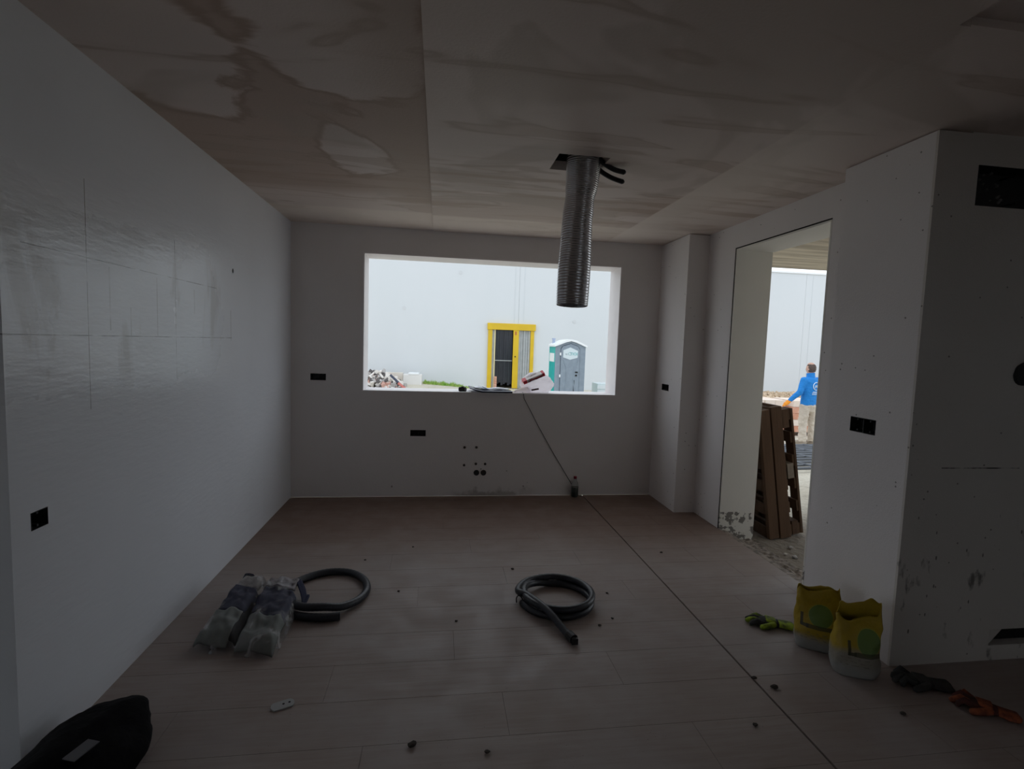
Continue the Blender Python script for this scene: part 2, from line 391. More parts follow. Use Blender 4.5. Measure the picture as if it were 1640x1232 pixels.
part('coping', bx(-40, 46, WY-.05, WY+.3, 5.42, 5.50), m_trim_w, ware, True)
for a in (3.42, 3.86, 18.5): part('cable_duct', bx(a, a+.03, WY-.008, WY+.0, 2.5 if a < 10 else 0, 5.4), simple('pale_duct', (.615, .645, .67), rough=.5), ware, True)
for a, b in ((-1.6, 2.9), (.9, 4.6), (6.3, 2.6)):
    bm = bmesh.new(); lathe(bm, [(.001, -.015), (.09, -.015), (.09, .0), (.001, .0)], (a, WY, b), 'y', 14); part('patch', bm, simple('faint_patch', (.61, .63, .65), rough=.6), ware, True)

# the yellow framed doorway of the warehouse
m_yel = simple('yellow_paint', (.70, .47, .012), (.64, .42, .01), 2, .45)
m_slat = simple('grey_slat', (.42, .44, .45), (.36, .38, .39), 4, .5)
m_strip = simple('dark_strip_curtain', (.028, .032, .042), (.018, .02, .028), 3, .22, stretch=(8, 1, .3))
door = thing('warehouse_doorway', 'yellow framed doorway with dark strip curtain in the white warehouse wall', 'door', (3.3, WY, -.65))
part('header', bx(2.19, 4.44, WY-.14, WY+.02, 2.08, 2.38, .012), m_yel, door, True)
part('jamb', bx(2.23, 2.42, WY-.1, WY+.2, -.65, 2.08), m_yel, door, True)
part('jamb', bx(4.22, 4.38, WY-.1, WY+.2, -.65, 2.08), m_yel, door, True)
lf = part('door_leaf', bx(3.40, 3.66, WY-.12, WY-.05, -.62, 2.08, .008), m_yel, door, True)
part('warning_plate', bx(3.47, 3.55, WY-.127, WY-.121, 1.86, 2.02), simple('red_brown_plate', (.45, .14, .03), rough=.5), lf, True)
bm = bmesh.new(); lathe(bm, [(.03, -.03), (.03, 0), (.0, .0)], (3.51, WY-.121, .86), 'y', 12); part('lock', bm, m_dark, lf, True)
for i in range(5): part('slat', bx(3.665+i*.112, 3.765+i*.112, WY-.03+.03*(i % 2), WY+.02+.03*(i % 2), -.62, 2.08), m_slat, door, True)
part('side_slat', bx(2.425, 2.53, WY-.01, WY+.05, -.62, 2.08), m_slat, door, True)
part('edge_strip', bx(2.53, 2.575, WY-.05, WY+.03, -.62, 2.08), simple('cream_edge', (.75, .66, .38), rough=.5), door, True)
for i in range(8): part('curtain_strip', bx(2.575+i*.104, 2.675+i*.104, WY+.07+.02*(i % 2), WY+.078+.02*(i % 2), -.5+.06*(i % 3), 2.08), m_strip, door, True)
part('push_bar', bx(2.56, 3.40, WY+.02, WY+.045, .64, .675), m_slat, door, True)
bm = bx(2.42, 4.24, WY+.25, WY+2, -.65, 2.2); bmesh.ops.delete(bm, geom=[f for f in bm.faces if f.calc_center_median().y < WY+.3], context='FACES_ONLY')
part('interior', bm, simple('dark_interior', (.05, .05, .055), rough=.8), door, True)
m_brick = M('terracotta_block', (.58, .27, .17), .85); m_brick.mix(m_brick.rand()*.6, (.68, .42, .33)); m_brick.mix(m_brick.noise(20, 3).rng(.5, .7)*.4, (.74, .6, .52)); m_brick = m_brick.m
for i in range(5): solo('brick', bx(2.56, 2.68, WY-.14, WY-.02, -.65+i*.115, -.65+i*.115+.105, .006), m_brick, 'orange brick by the yellow doorway, %s of its pile' % ('lowest', 'second from bottom', 'middle one', 'second from top', 'topmost')[i], 'brick', (2.62, WY-.08, -.65+i*.115), 'bricks piled at the yellow doorway')

# portable toilet
m_grey = simple('grey_moulded_plastic', (.235, .29, .35), (.21, .26, .315), 6, .45)
m_teal = simple('teal_moulded_plastic', (.02, .42, .40), rough=.45)
m_roof = simple('white_moulded_plastic', (.84, .87, .89), rough=.35)
TY, tz = 18.5, -.66
tx0, tx1 = 4.21, 5.33
wc = thing('portable_toilet', 'grey and teal portable toilet with white roof standing before the warehouse wall', 'portable toilet', (4.77, TY+.55, tz))
cx = (tx0+tx1)/2
part('base', bx(tx0-.02, tx1+.02, TY-.02, TY+1.12, tz, tz+.14, .015), m_grey, wc, True)
arch = [(tx0, tz+.14), (tx1, tz+.14), (tx1, tz+2.08), (cx+.18, tz+2.24), (cx, tz+2.27), (cx-.18, tz+2.24), (tx0, tz+2.08)]
bm = bmesh.new(); prism(bm, arch, TY+.02, TY+.08); part('front_frame', bm, m_grey, wc, True)
bm = bmesh.new(); prism(bm, arch, TY+1.05, TY+1.1); part('back_wall', bm, m_teal, wc, True)
bm = bx(tx0+.005, tx0+.045, TY+.08, TY+1.05, tz+.14, tz+2.08)
for q in range(5): box(bm, tx0-.012, tx0+.006, TY+.14+q*.19, TY+.2+q*.19, tz+.2, tz+1.5)
part('side_wall', bm, m_teal, wc, True)
part('side_wall', bx(tx1-.045, tx1-.005, TY+.08, TY+1.05, tz+.14, tz+2.08), m_teal, wc, True)
part('vent_grille', bx(tx0-.015, tx0+.003, TY+.2, TY+.95, tz+1.5, tz+1.82), m_roof, wc, True, label='white vent panel in the teal side wall')
roof = [(tx0-.05, tz+2.06), (tx0-.04, tz+2.13), (cx-.2, tz+2.31), (cx, tz+2.345), (cx+.2, tz+2.31), (tx1+.04, tz+2.13), (tx1+.05, tz+2.06), (cx+.18, tz+2.235), (cx, tz+2.275), (cx-.18, tz+2.235)]
bm = bmesh.new(); prism(bm, roof, TY-.05, TY+1.16); part('roof', bm, m_roof, wc, True)
bm = bmesh.new(); lathe(bm, [(.055, 0), (.055, .17), (.07, .18), (.07, .23), (.0, .23)], (tx0+.12, TY+.95, tz+2.15), 'z', 14); part('vent_pipe', bm, simple('pale_blue_pipe', (.36, .42, .55), rough=.5), wc, True)
dr = [(tx0+.2, tz+.16), (tx1-.22, tz+.16), (tx1-.22, tz+1.98), (tx1-.3, tz+2.09), (cx, tz+2.18), (tx0+.26, tz+2.08), (tx0+.2, tz+1.98)]
bm = bmesh.new(); prism(bm, [((a-cx)*1.035+cx, (b-tz-1.1)*1.018+tz+1.1) for a, b in dr], TY+.012, TY+.03); part('door_gap', bm, simple('dark_gap', (.03, .045, .07), rough=.8), wc, True)
bm = bmesh.new(); prism(bm, dr, TY-.012, TY+.018); dro = part('door', bm, m_grey, wc, True)
bm = bmesh.new()
for s in (-1, 1): loft(bm, [(cx+s*.27, TY-.01, tz+1.6), (cx+s*.15, TY-.01, tz+1.3), (cx+s*.13, TY-.01, tz+.9), (cx+s*.2, TY-.01, tz+.3)], .02, 8)
part('door_rib', bm, m_grey, dro, True)
part('door_slot', bx(cx+.14, cx+.175, TY-.02, TY-.008, tz+.15, tz+.85), m_dark, dro, True)
pl = [(cx-.28, tz+1.94), (cx-.02, tz+2.05), (cx+.27, tz+1.93), (cx+.26, tz+1.68), (cx-.02, tz+1.60), (cx-.28, tz+1.68)]
bm = bmesh.new(); prism(bm, pl, TY-.022, TY-.01); sg = part('sign_plate', bm, simple('pale_sign', (.60, .69, .73), rough=.4), dro, True)
for s, dx, colr, size in (('w·', -.15, (.38, .47, .5), .13), ('C', -.045, (.3, .5, .52), .17), ('TIOI', .115, (.12, .46, .48), .15)):
    tm = text_mesh(s, size, .003)
    for v in tm.verts: v.co = Vector((cx+dx+v.co.x, TY-.025-v.co.z, tz+1.81+v.co.y))
    part('sign_letter', tm, simple('sign_ink', colr, rough=.5), sg, True)
for q in (.3, .95, 1.75): part('hinge', bx(tx0+.155, tx0+.2, TY-.02, TY+.0, tz+q, tz+q+.1), m_roof, dro, True)
part('latch', bx(tx1-.37, tx1-.27, TY-.03, TY-.01, tz+1.12, tz+1.17), m_dark, dro, True)
bm = bmesh.new(); lathe(bm, [(.035, -.03), (.035, 0), (0, 0)], (tx1-.33, TY-.01, tz+1.03), 'y', 12); part('lock', bm, m_dark, dro, True)

# yard: rubble, low precast pieces, weeds
def stones(bm, n, cx_, cy_, sx, sy, h, s0, s1, rnd):
    for _ in range(n):
        a, r = rnd.uniform(0, 2*pi), math.sqrt(rnd.random())
        px, py = cx_+sx*r*math.cos(a), cy_+sy*r*math.sin(a); s = rnd.uniform(s0, s1)
        pz = gz(px, py)+h*(1-r*r)*rnd.uniform(.7, 1)
        mt = Matrix.Translation((px, py, pz)) @ Matrix.Rotation(rnd.uniform(0, pi), 4, Vector((rnd.random(), rnd.random(), rnd.random()+.1)).normalized()) @ Matrix.Diagonal((s, s*rnd.uniform(.4, 1), s*rnd.uniform(.25, .7), 1))
        v, f = box(bm, -1, 1, -1, 1, -1, 1)
        for q in v: q.co = mt @ (q.co + Vector((rnd.uniform(-.3, .3), rnd.uniform(-.3, .3), rnd.uniform(-.3, .3))))
        mi = rnd.choice((0, 0, 0, 1, 1, 2, 3))
        for q in f: q.material_index = mi
mats_rub = [simple('pale_rubble', (.72, .68, .64), rough=.9), simple('grey_rubble', (.42, .40, .39), rough=.9), simple('pink_rubble', (.60, .36, .30), rough=.9), simple('dark_rubble', (.10, .09, .09), rough=.9)]
bm = bmesh.new(); stones(bm, 420, -2.55, 22.3, 1.15, .6, .62, .04, .13, R)
o = solo('rubble_heap', bm, mats_rub, 'heap of pale broken rubble in the yard, seen at left of window', 'rubble', (-2.55, 22.3, -.5)); o['kind'] = 'stuff'
bm = bmesh.new(); loft(bm, [(-1.95, 21.65, .02), (-1.5, 21.6, -.4)], .05, 8, rounded=False); solo('dark_beam', bm, simple('dark_iron', (.05, .06, .1), rough=.6), 'dark blue-grey beam poking down the side of the rubble heap', 'beam', (-1.7, 21.6, -.2))
bm = bmesh.new(); loft(bm, [(-1.62, 21.55, -.3), (-1.25, 21.5, -.6)], .055, 8, rounded=False); solo('red_pole', bm, simple('faded_red', (.55, .18, .15), rough=.6), 'short faded red pole lying at the foot of the rubble heap', 'pole', (-1.4, 21.5, -.45))
m_beige = simple('beige_precast', (.70, .655, .59), (.64, .59, .53), 2, .85)
bm = bx(-4.2, -1.55, 23.3, 23.55, -.7, .02, .02); solo('low_wall', bm, m_beige, 'low beige wall behind the rubble heap', 'low wall', (-2.9, 23.4, -.5))
bk = thing('precast_block', 'pale square block with a white cap beside the rubble heap', 'block', (-1.2, 23.2, -.5))
part('block_body', bx(-1.52, -.72, 22.9, 23.5, -.7, -.03, .015), simple('pale_block', (.73, .72, .70), rough=.8), bk, True)
part('cap', bx(-1.3, -.85, 22.88, 23.5, -.03, .04, .01), m_roof, bk, True, label='white cap')
bm = bmesh.new()
for _ in range(1500):
    px = R.uniform(-.66, 2.0); py = 23.4+R.uniform(-.25, .3); hh = R.uniform(.05, .22)*(1 if px < 1.1 else .45)*(.6+.6*abs(noise.noise(Vector((px*2.3, 0, 0)))))
    a = R.uniform(0, 2*pi); dx, dy = .018*math.cos(a), .018*math.sin(a); z0 = gz(px, py)-.01
    lean = R.uniform(-.06, .06)
    A = [bm.verts.new(p) for p in ((px-dx, py-dy, z0), (px+dx, py+dy, z0), (px+lean, py, z0+hh))]; bm.faces.new(A)
o = solo('weeds', bm, simple('fresh_weeds', (.22, .44, .06), (.36, .48, .12), 4, .8), 'strip of green weeds growing at the foot of warehouse wall', 'weeds', (.6, 23.4, gz(.6, 23.4))); o['kind'] = 'stuff'
cr = thing('pale_crate', 'pale white crate standing right of the portable toilet', 'crate', (6.7, 20, -.65))
part('crate_body', bx(6.2, 6.95, 19.6, 20.4, -.65, .0, .01), simple('pale_crate_grey', (.58, .64, .66), rough=.6), cr, True)
for q in range(3): part('crate_board', bx(6.18, 6.97, 19.58, 19.6, -.6+q*.2, -.45+q*.2), simple('pale_board', (.68, .72, .75), rough=.6), cr, True)
bm = bmesh.new(); prism(bm, [(5.55, -.64), (6.1, -.64), (5.6, -.38)], 19.2, 19.6); solo('rubber_wedge', bm, simple('dark_rubber', (.06, .07, .07), rough=.7), 'dark wedge lying between the toilet and the pale crate', 'wedge', (5.8, 19.4, -.64))

# ------------------------------------------------------------------ pallets leaning in the doorway
wd = M('weathered_pallet_wood', (.125, .07, .04), .85); wd.mix(wd.noise(4, 6, (6, 6, .8), dist=.4).rng(.35, .7)*.7, (.07, .038, .022)); wd.mix(wd.rand()*.35, (.21, .125, .07)); wd.bump(wd.noise(12, 4, (6, 6, .8)), .003); m_pal = wd.m
m_palw = simple('pale_block_wood', (.36, .31, .25), (.28, .235, .185), 12, .85)
def pallet(label, bx_, by_, hgt, T, blocks, lean=8.8):
    r = thing('wooden_pallet', label, 'pallet', (bx_, by_, -.118), 0, 'pallets leaning outside the doorway'); r.rotation_euler = (0, -math.radians(lean), 0)
    Wd = .80
    ins = ((.0225, .0405), (T-.0405, T-.0225)) if blocks else ((0, .018), (T-.018, T))
    for a, b in ins:
        n = 6
        for i in range(n):
            z0 = (hgt-.095)*i/(n-1); part('deck_board', bx(a, b, .045 if not blocks else .004, Wd, z0, z0+.095, .003), m_pal, r)
    if not blocks:
        part('edge_board', bx(.002, T-.002, .0, .044, 0, hgt, .004), m_pal, r)
        for y0 in (.39, .76): part('stringer', bx(.0185, T-.0185, y0, y0+.04, 0, hgt, .003), m_pal, r)
    else:
        for a, b in ((0, .022), (T-.022, T)):
            for y0 in (.0, .36, .70): part('lead_board', bx(a, b, y0, y0+.1, 0, hgt, .003), m_pal, r)
        for y0 in (.0, .36, .70):
            for i, (z0, z1) in enumerate(((.0, .12), (.50, .63), (hgt-.16, hgt))):
                wht = i == 1 and y0 == 0
                part('block', bx(.041, T-.041, y0-(.006 if wht else 0), y0+.1, z0, z1, .003), m_palw if wht else m_pal, r, label='pale unweathered block' if wht else None)
    return r
pallet('brown wooden pallet leaning nearest to the door jamb', 2.782, 3.885, 1.10, .09, False, 9.2)
pallet('middle one of the three brown pallets leaning outside the doorway', 2.894, 3.90, 1.13, .10, False, 9.3)
pallet('outermost leaning pallet with open block sides and one pale block', 3.018, 3.97, 1.10, .14, True, 10.2)
# rubble crumbs at the doorway, steel mesh on the ground
bm = bmesh.new(); rn = random.Random(3)
for k in range(9):
    px, py, s = rn.uniform(2.7, 3.25), rn.uniform(2.95, 3.7), rn.uniform(.012, .03)
    b2 = bmesh.new(); bmesh.ops.create_icosphere(b2, subdivisions=1, radius=s); wobble(b2, s*.6, 30, k)
    for v in b2.verts: v.co.z *= .6
    solo('stone', b2, mats_rub[k % 2], 'small stone on the bare ground outside the doorway', 'stone', (px, py, -.118+s*.4), 'stones outside the doorway', world=False)
msh = thing('reinforcing_mesh', 'rusty dark steel mesh mats lying on the ground behind the leaning pallets', 'steel mesh', (6.3, 7.9, gz(6.3, 7.9)))
m_rod = simple('dark_steel_rod', (.10, .11, .13), rough=.6)
for k in range(11):
    yy = 6.6+k*.26; bm = bmesh.new(); loft(bm, [(4.6, yy, gz(5, yy)+.05), (6.2, yy+.12, gz(6, yy)+.06), (7.9, yy+.2, gz(7, yy)+.05)], .022, 6, rounded=False); part('rod', bm, m_rod, msh, True)
for k in range(6):
    xx = 4.8+k*.6; bm = bmesh.new(); loft(bm, [(xx, 6.5, gz(6, 6.5)+.075), (xx+.1, 8.0, gz(6, 8.0)+.08), (xx+.1, 9.4, gz(6, 9.4)+.08)], .015, 6, rounded=False); part('rod', bm, m_rod, msh, True)

# brick stacks behind the person
m_brickp = M('pale_block_course', (.74, .60, .50), .85); m_brickp.mix(m_brickp.rand()*.6, (.80, .73, .66)); m_brickp = m_brickp.m
for si, (x0, y0, nx, nz, lab) in enumerate(((6.95, 11.4, 5, 5, 'left stack of terracotta hollow blocks behind the person in blue'), (8.45, 11.3, 5, 5, 'stack of terracotta blocks on a pallet directly behind the person in blue'))):
    z0 = gz(x0, y0); st = thing('block_stack', lab, 'brick stack', (x0+.7, y0+.4, z0), 0, 'stacks of terracotta blocks')
    for q in (0, .62, 1.24): part('skid', bx(x0+q, x0+q+.1, y0, y0+.8, z0, z0+.09), m_pal, st, True)
    me = None
    for k in range(nz):
        for i in range(nx):
            for j in range(2):
                if me is None: me = finish(bx(-.132, .132, -.19, .19, 0, .148, .006), 'block', m_brick); me2 = me.copy(); me2.materials[0] = m_brickp
                o = bpy.data.objects.new('hollow_block', me2 if k in (1, 4) else me); C.objects.link(o); o.parent = st
                o.location = (x0+.14+i*.275+R.uniform(-.006, .006)-st.location.x, y0+.2+j*.395-st.location.y, .092+k*.153)
bm = bmesh.new(); stones(bm, 1400, 17, 22.3, 6, 1.3, .2, .04, .10, random.Random(5)); o = solo('earth_heap', bm, [simple('tan_earth', (.58, .45, .32), rough=.95)]*4, 'bank of tan earth and rubble along the warehouse wall beyond the person', 'earth heap', (16.5, 21.5, -.6)); o['kind'] = 'stuff'

# ------------------------------------------------------------------ the person outside
PX, PY = 7.86, 10.03; PZ = gz(PX, PY)
per = thing('person', 'person in blue jacket and beige trousers seen from behind outside the doorway', 'person', (PX, PY, PZ), math.radians(12))
skin = simple('skin', (.55, .33, .25), (.5, .29, .22), 20, .55)
m_jk = M('blue_jacket_cloth', (.006, .21, .62), .75); m_jk.bump(m_jk.noise(9, 4, (1, 1, 2)), .02); m_jk = m_jk.m
m_tr = M('beige_trouser_cloth', (.56, .49, .41), .85); m_tr.bump(m_tr.noise(8, 4, (1, 1, 1.6)), .03); m_tr = m_tr.m
TOR = [(.86, .185, .13), (.95, .185, .132), (1.08, .182, .13), (1.22, .198, .135), (1.36, .205, .125), (1.43, .165, .105), (1.48, .085, .08)]
legs = {-1: [(-.10, 0, .9), (-.115, .015, .5), (-.125, -.02, .09)], 1: [(.10, 0, .9), (.13, .0, .5), (.15, -.03, .09)]}
arms = {-1: [(-.185, 0, 1.39), (-.285, .0, 1.13), (-.42, .11, .945)], 1: [(.185, 0, 1.39), (.255, -.01, 1.12), (.25, .14, .92)]}
bm = bmesh.new()
loft(bm, [(0, 0, h) for h, a, b in TOR], [(a-.02, b-.02) if h < 1.4 else (.10, .06) if h < 1.45 else (.055, .05) for h, a, b in TOR], 20, ref=(0, 1, 0))
loft(bm, [(0, 0, 1.44), (0, .01, 1.53), (0, .02, 1.6)], [.06, .055, .055], 14)
loft(bm, [(0, .015, 1.545), (0, .02, 1.6), (0, .022, 1.66), (0, .015, 1.71)], [(.055, .075), (.07, .09), (.074, .095), (.062, .08)], 18, ref=(0, 1, 0))
loft(bm, [(0, .112, 1.645), (0, .128, 1.615)], [.012, .016], 8)                      # nose
for s in (-1, 1):
    loft(bm, [(s*.073, .01, 1.65), (s*.078, .0, 1.61)], [(.01, .022), (.008, .016)], 8, ref=(0, 1, 0))   # ears
    loft(bm, legs[s], [.085, .062, .045], 14); loft(bm, arms[s], [.052, .042, .03], 12)
    loft(bm, [legs[s][2], (legs[s][2][0]+s*.01, .1, .045)], [.045, .035], 10)
    w_ = Vector(arms[s][2]); d = (w_-Vector(arms[s][1])).normalized(); pm = w_+d*.07
    loft(bm, [w_, w_+d*.05, pm+d*.03], [(.026, .02), (.04, .018), (.036, .016)], 10, ref=(1, 0, 0))
    for k, ln_ in enumerate((.065, .078, .074, .055)):
        b0 = pm+d*.03+Vector((0, 1, 0))*(.025-.017*k)*.8; loft(bm, [b0-d*.02, b0+d*ln_*.5, b0+d*ln_+Vector((-s*.015, .01, 0))], [.009, .0085, .007], 8)
    loft(bm, [w_+d*.02+Vector((0, .02, 0)), w_+d*.06+Vector((0, .05, .0)), w_+d*.1+Vector((0, .055, -.005))], [.012, .01, .008], 8)
body = remesh(part('body', bm, skin, per), .0075, 2)
for s in (-1, 1):
    bm = bmesh.new(); bmesh.ops.create_uvsphere(bm, u_segments=10, v_segments=8, radius=.012); bmesh.ops.translate(bm, verts=bm.verts, vec=(s*.03, .104, 1.652)); part('eye', bm, simple('eye_white', (.7, .7, .7), rough=.3), per, smooth=True)
bm = bmesh.new(); loft(bm, [(-.025, .108, 1.585), (0, .114, 1.583), (.025, .108, 1.585)], .006, 8); part('mouth', bm, simple('lips', (.4, .16, .14), rough=.5), per, smooth=True)
bm = bmesh.new(); bmesh.ops.create_uvsphere(bm, u_segments=28, v_segments=20, radius=1)
for v in bm.verts: v.co = Vector((v.co.x*.083, v.co.y*.104+.01, v.co.z*.125+1.64))
bmesh.ops.delete(bm, geom=[v for v in bm.verts if v.co.z > 1.73 or v.co.z < 1.565 or (v.co.y > .03 and v.co.z < 1.68) or v.co.y > .07], context='VERTS')
wobble(bm, .006, 40); hair = part('hair', bm, simple('dark_brown_hair', (.07, .045, .035), (.11, .08, .07), 60, .8), per, smooth=True); so = hair.modifiers.new('solidify', 'SOLIDIFY'); so.thickness = .008
bm = bmesh.new()
loft(bm, [(0, 0, h) for h, a, b in TOR[:6]], [(a+.008, b+.008) for h, a, b in TOR[:6]], 24, ref=(0, 1, 0), rounded=False)
loft(bm, [(0, 0, 1.40), (0, .0, 1.455)], [(.15, .10), (.085, .085)], 20, ref=(0, 1, 0))
loft(bm, [(0, .005, 1.43), (0, .012, 1.50), (0, .02, 1.545)], [(.08, .085), (.078, .085), (.082, .09)], 20, ref=(0, 1, 0), rounded=False)   # stand-up collar
for s in (-1, 1): loft(bm, arms[s], [.076, .064, .045], 16, rounded=True)
jk = remesh(part('jacket', bm, m_jk, per), .010, 4)
dsp = jk.modifiers.new('folds', 'DISPLACE'); tx = bpy.data.textures.new('folds', 'CLOUDS'); tx.noise_scale = .11; dsp.texture = tx; dsp.strength = .022; dsp.mid_level = .5
def back_pt(px, pz):
    for (h0, a0, b0), (h1, a1, b1) in zip(TOR, TOR[1:]):
        if h0 <= pz <= h1:
            t = (pz-h0)/(h1-h0); a, b = a0+(a1-a0)*t+.008, b0+(b1-b0)*t+.008
            return Vector((px, -b*math.sqrt(max(.02, 1-(px/a)**2))-.008, pz))
bm = bmesh.new(); loft(bm, [back_pt(.075*math.cos(q*pi/16), 1.27+.08*math.sin(q*pi/16)) for q in range(32)], .007, 6, closed=True)
loft(bm, [back_pt(-.035, 1.235), back_pt(-.02, 1.29), back_pt(.005, 1.25), back_pt(.02, 1.30), back_pt(.03, 1.23)], .007, 6)
for q, wl in ((1.15, .07), (1.125, .085), (1.095, .085)): loft(bm, [back_pt(-wl+wl*2*i/6, q) for i in range(7)], .0055, 6)
part('jacket_print', bm, simple('white_print', (.75, .85, .9), rough=.6), jk)
bm = bmesh.new(); loft(bm, [(0, 0, .78), (0, 0, .86), (0, 0, .96)], [(.16, .125), (.182, .135), (.178, .13)], 20, ref=(0, 1, 0))
for s in (-1, 1): loft(bm, [(legs[s][0][0], 0, .86)]+legs[s][1:2]+[(legs[s][2][0], -.015, .07)], [(.098, .115), .086, .078], 18, rounded=False)
tr = remesh(part('trousers', bm, m_tr, per), .010, 4); d2 = tr.modifiers.new('folds', 'DISPLACE'); tx2 = bpy.data.textures.new('folds_b', 'CLOUDS'); tx2.noise_scale = .09; d2.texture = tx2; d2.strength = .03
for s in (-1, 1):
    a = legs[s][2]; bm = bmesh.new(); loft(bm, [(a[0], -.07, .05), (a[0], .02, .055), (a[0]+s*.015, .15, .04)], [(.045, .05), (.048, .055), (.045, .036)], 14, ref=(0, 0, 1)); box(bm, a[0]-.045, a[0]+.05, -.11, .18, 0, .03)
    remesh(part('shoe', bm, simple('tan_work_shoe', (.30, .25, .2), rough=.8), per), .008, 3)
s = -1; w_ = Vector(arms[s][2]); d = (w_-Vector(arms[s][1])).normalized(); pm = w_+d*.07
bm = bmesh.new(); loft(bm, [w_+d*.0, w_+d*.05, pm+d*.035], [(.042, .034), (.05, .028), (.045, .025)], 12, ref=(1, 0, 0))
for k, ln_ in enumerate((.065, .078, .074, .055)):
    b0 = pm+d*.03+Vector((0, 1, 0))*(.025-.017*k); loft(bm, [b0-d*.02, b0+d*ln_*.5, b0+d*ln_+Vector((.015, .01, 0))], [.0135, .0125, .011], 8)
loft(bm, [w_+d*.02+Vector((0, .025, 0)), w_+d*.06+Vector((0, .055, .0)), w_+d*.1+Vector((0, .06, -.005))], [.016, .014, .012], 8)
remesh(part('work_glove', bm, simple('orange_glove_rubber', (.85, .30, .015), rough=.6), per), .006, 1)

# ------------------------------------------------------------------ wall boxes and pipe ends inside
m_bp = simple('black_plastic', (.012, .012, .014), (.02, .02, .022), 20, .55)
def flush_box(label, fmap, w_, h_, dp, ndiv, cat='socket box', grp='empty flush socket boxes'):
    """open five-sided box; fmap(a, b, c): a across, b up, c into the wall"""
    o = fmap(w_/2, h_/2, 0); r = thing('socket_box', label, cat, o, 0, grp)
    def bb(a0, a1, b0, b1, c0, c1):
        bm = bmesh.new(); v, f = box(bm, a0, a1, b0, b1, c0, c1)
        for q in v: q.co = Vector(fmap(*q.co))
        return bm
    e, tt = .0008, .0025
    part('box_back', bb(e, w_-e, e, h_-e, dp-tt-e, dp-e), m_bp, r, True)
    for a, b in ((e, tt), (w_-tt, w_-e)): part('box_side', bb(a, b, e, h_-e, -.0015, dp-tt-e), m_bp, r, True)
    for a, b in ((e, tt), (h_-tt, h_-e)): part('box_side', bb(tt, w_-tt, a, b, -.0015, dp-tt-e), m_bp, r, True)
    for i in range(1, ndiv): part('divider', bb(w_*i/ndiv-.002, w_*i/ndiv+.002, tt, h_-tt, .004, dp-tt-e), m_bp, r, True)
    for i in range(ndiv):
        for b in (.15, .85): part('screw_post', bb(w_*(i+.5)/ndiv-.004, w_*(i+.5)/ndiv+.004, h_*b-.004, h_*b+.004, .006, dp-tt-e), m_bp, r, True)
    return r
flush_box('single black socket box low in the left wall', lambda a, b, c: (-L-c, 1.838+a, .79+b), .074, .06, .055, 1)
flush_box('double black socket box left of the window', lambda a, b, c: (-1.131+a, D+c, 1.068+b), .134, .06, .05, 2)
flush_box('double black socket box in the wall below the window', lambda a, b, c: (-.247+a, D+c, .568+b), .142, .058, .05, 2)
flush_box('black socket box on the narrow pier right of window', lambda a, b, c: (R1+c, 4.51+a, 1.062+b), .145, .06, .05, 2)
flush_box('double black socket box on the pier right of the doorway', lambda a, b, c: (R3+c, 2.24+a, 1.06+b), .158, .076, .06, 2)
ab = flush_box('large black recessed box high on the dark wall at right edge', lambda a, b, c: (2.335+a, YP2+c, 2.13+b), .435, .175, .09, 1, 'wall box', None)
ab.name = 'recessed_wall_box'
bm = bmesh.new()
for k in range(14):
    px, pz = 2.34+R.random()*.14, 2.14+R.random()*.155; bmesh.ops.create_icosphere(bm, subdivisions=1, radius=R.uniform(.004, .009), matrix=Matrix.Translation((px, YP2+.004, pz)))
part('plaster_smear', bm, simple('grey_plaster_smear', (.12, .12, .12), rough=.9), ab, True, kind='stuff')
def pipe_end(name, label, grp, px, pz, r0, out=.006):
    rr_ = thing(name, label, 'pipe', (px, D, pz), 0, grp); bm = bmesh.new()
    lathe(bm, [(r0*.8, -out), (r0, -out), (r0, 0), (r0*.8, 0)], (px, D, pz), 'y', 18); part('pipe_ring', bm, m_bp, rr_, True, True)
    bm = bmesh.new(); lathe(bm, [(0, -.001), (r0*.8, -.001), (r0*.8, 0), (0, 0)], (px, D-out*.4, pz), 'y', 18); part('pipe_bore', bm, m_dark, rr_, True)
pipe_end('drain_pipe', 'left one of the two black drain pipe ends low in the back wall', 'drain pipe ends', .376, .224, .027)
pipe_end('drain_pipe', 'right one of the two black drain pipe ends low in the back wall', 'drain pipe ends', .442, .224, .027)
m_cu = simple('capped_pipe', (.05, .045, .04), rough=.6)
for px, pz, la in ((.258, .466, 'upper left'), (.369, .467, 'upper right'), (.258, .297, 'lower left'), (.368, .309, 'lower middle'), (.456, .309, 'lower right')):
    bm = bmesh.new(); lathe(bm, [(.0, -.012), (.009, -.012), (.012, -.008), (.012, 0), (0, 0)], (px, D, pz), 'y', 12)
    solo('water_pipe_stub', bm, m_cu, 'small capped water pipe stub in the back wall, %s of the five' % la, 'pipe', (px, D, pz), 'water pipe stubs')
bm = bmesh.new(); lathe(bm, [(.0, -.002), (.014, -.002), (.014, 0), (0, 0)], (2.683, YP2+.02, 1.388), 'y', 18)
rh = thing('wall_pipe', 'rough round dark pipe hole at the right edge of the frame', 'pipe', (2.683, YP2+.02, 1.388))
bm = bmesh.new(); lathe(bm, [(.046, -.012), (.0525, -.012), (.0545, .0), (.046, .0)], (2.683, YP2, 1.388), 'y', 22); wobble(bm, .004, 30); part('pipe_ring', bm, m_bp, rh, True)
bm = bmesh.new(); lathe(bm, [(.0, -.004), (.046, -.004), (.046, -.001), (0, -.001)], (2.683, YP2, 1.388), 'y', 22); part('pipe_bore', bm, m_dark, rh, True)
ch = thing('cable_chase', 'dark rough cable recess at the foot of the right-hand wall', 'recess', (2.85, YP2+.03, .115))
bm = bx(2.657, 3.045, YP2+.045, YP2+.058, .077, .153); part('chase_back', bm, m_dark, ch, True)
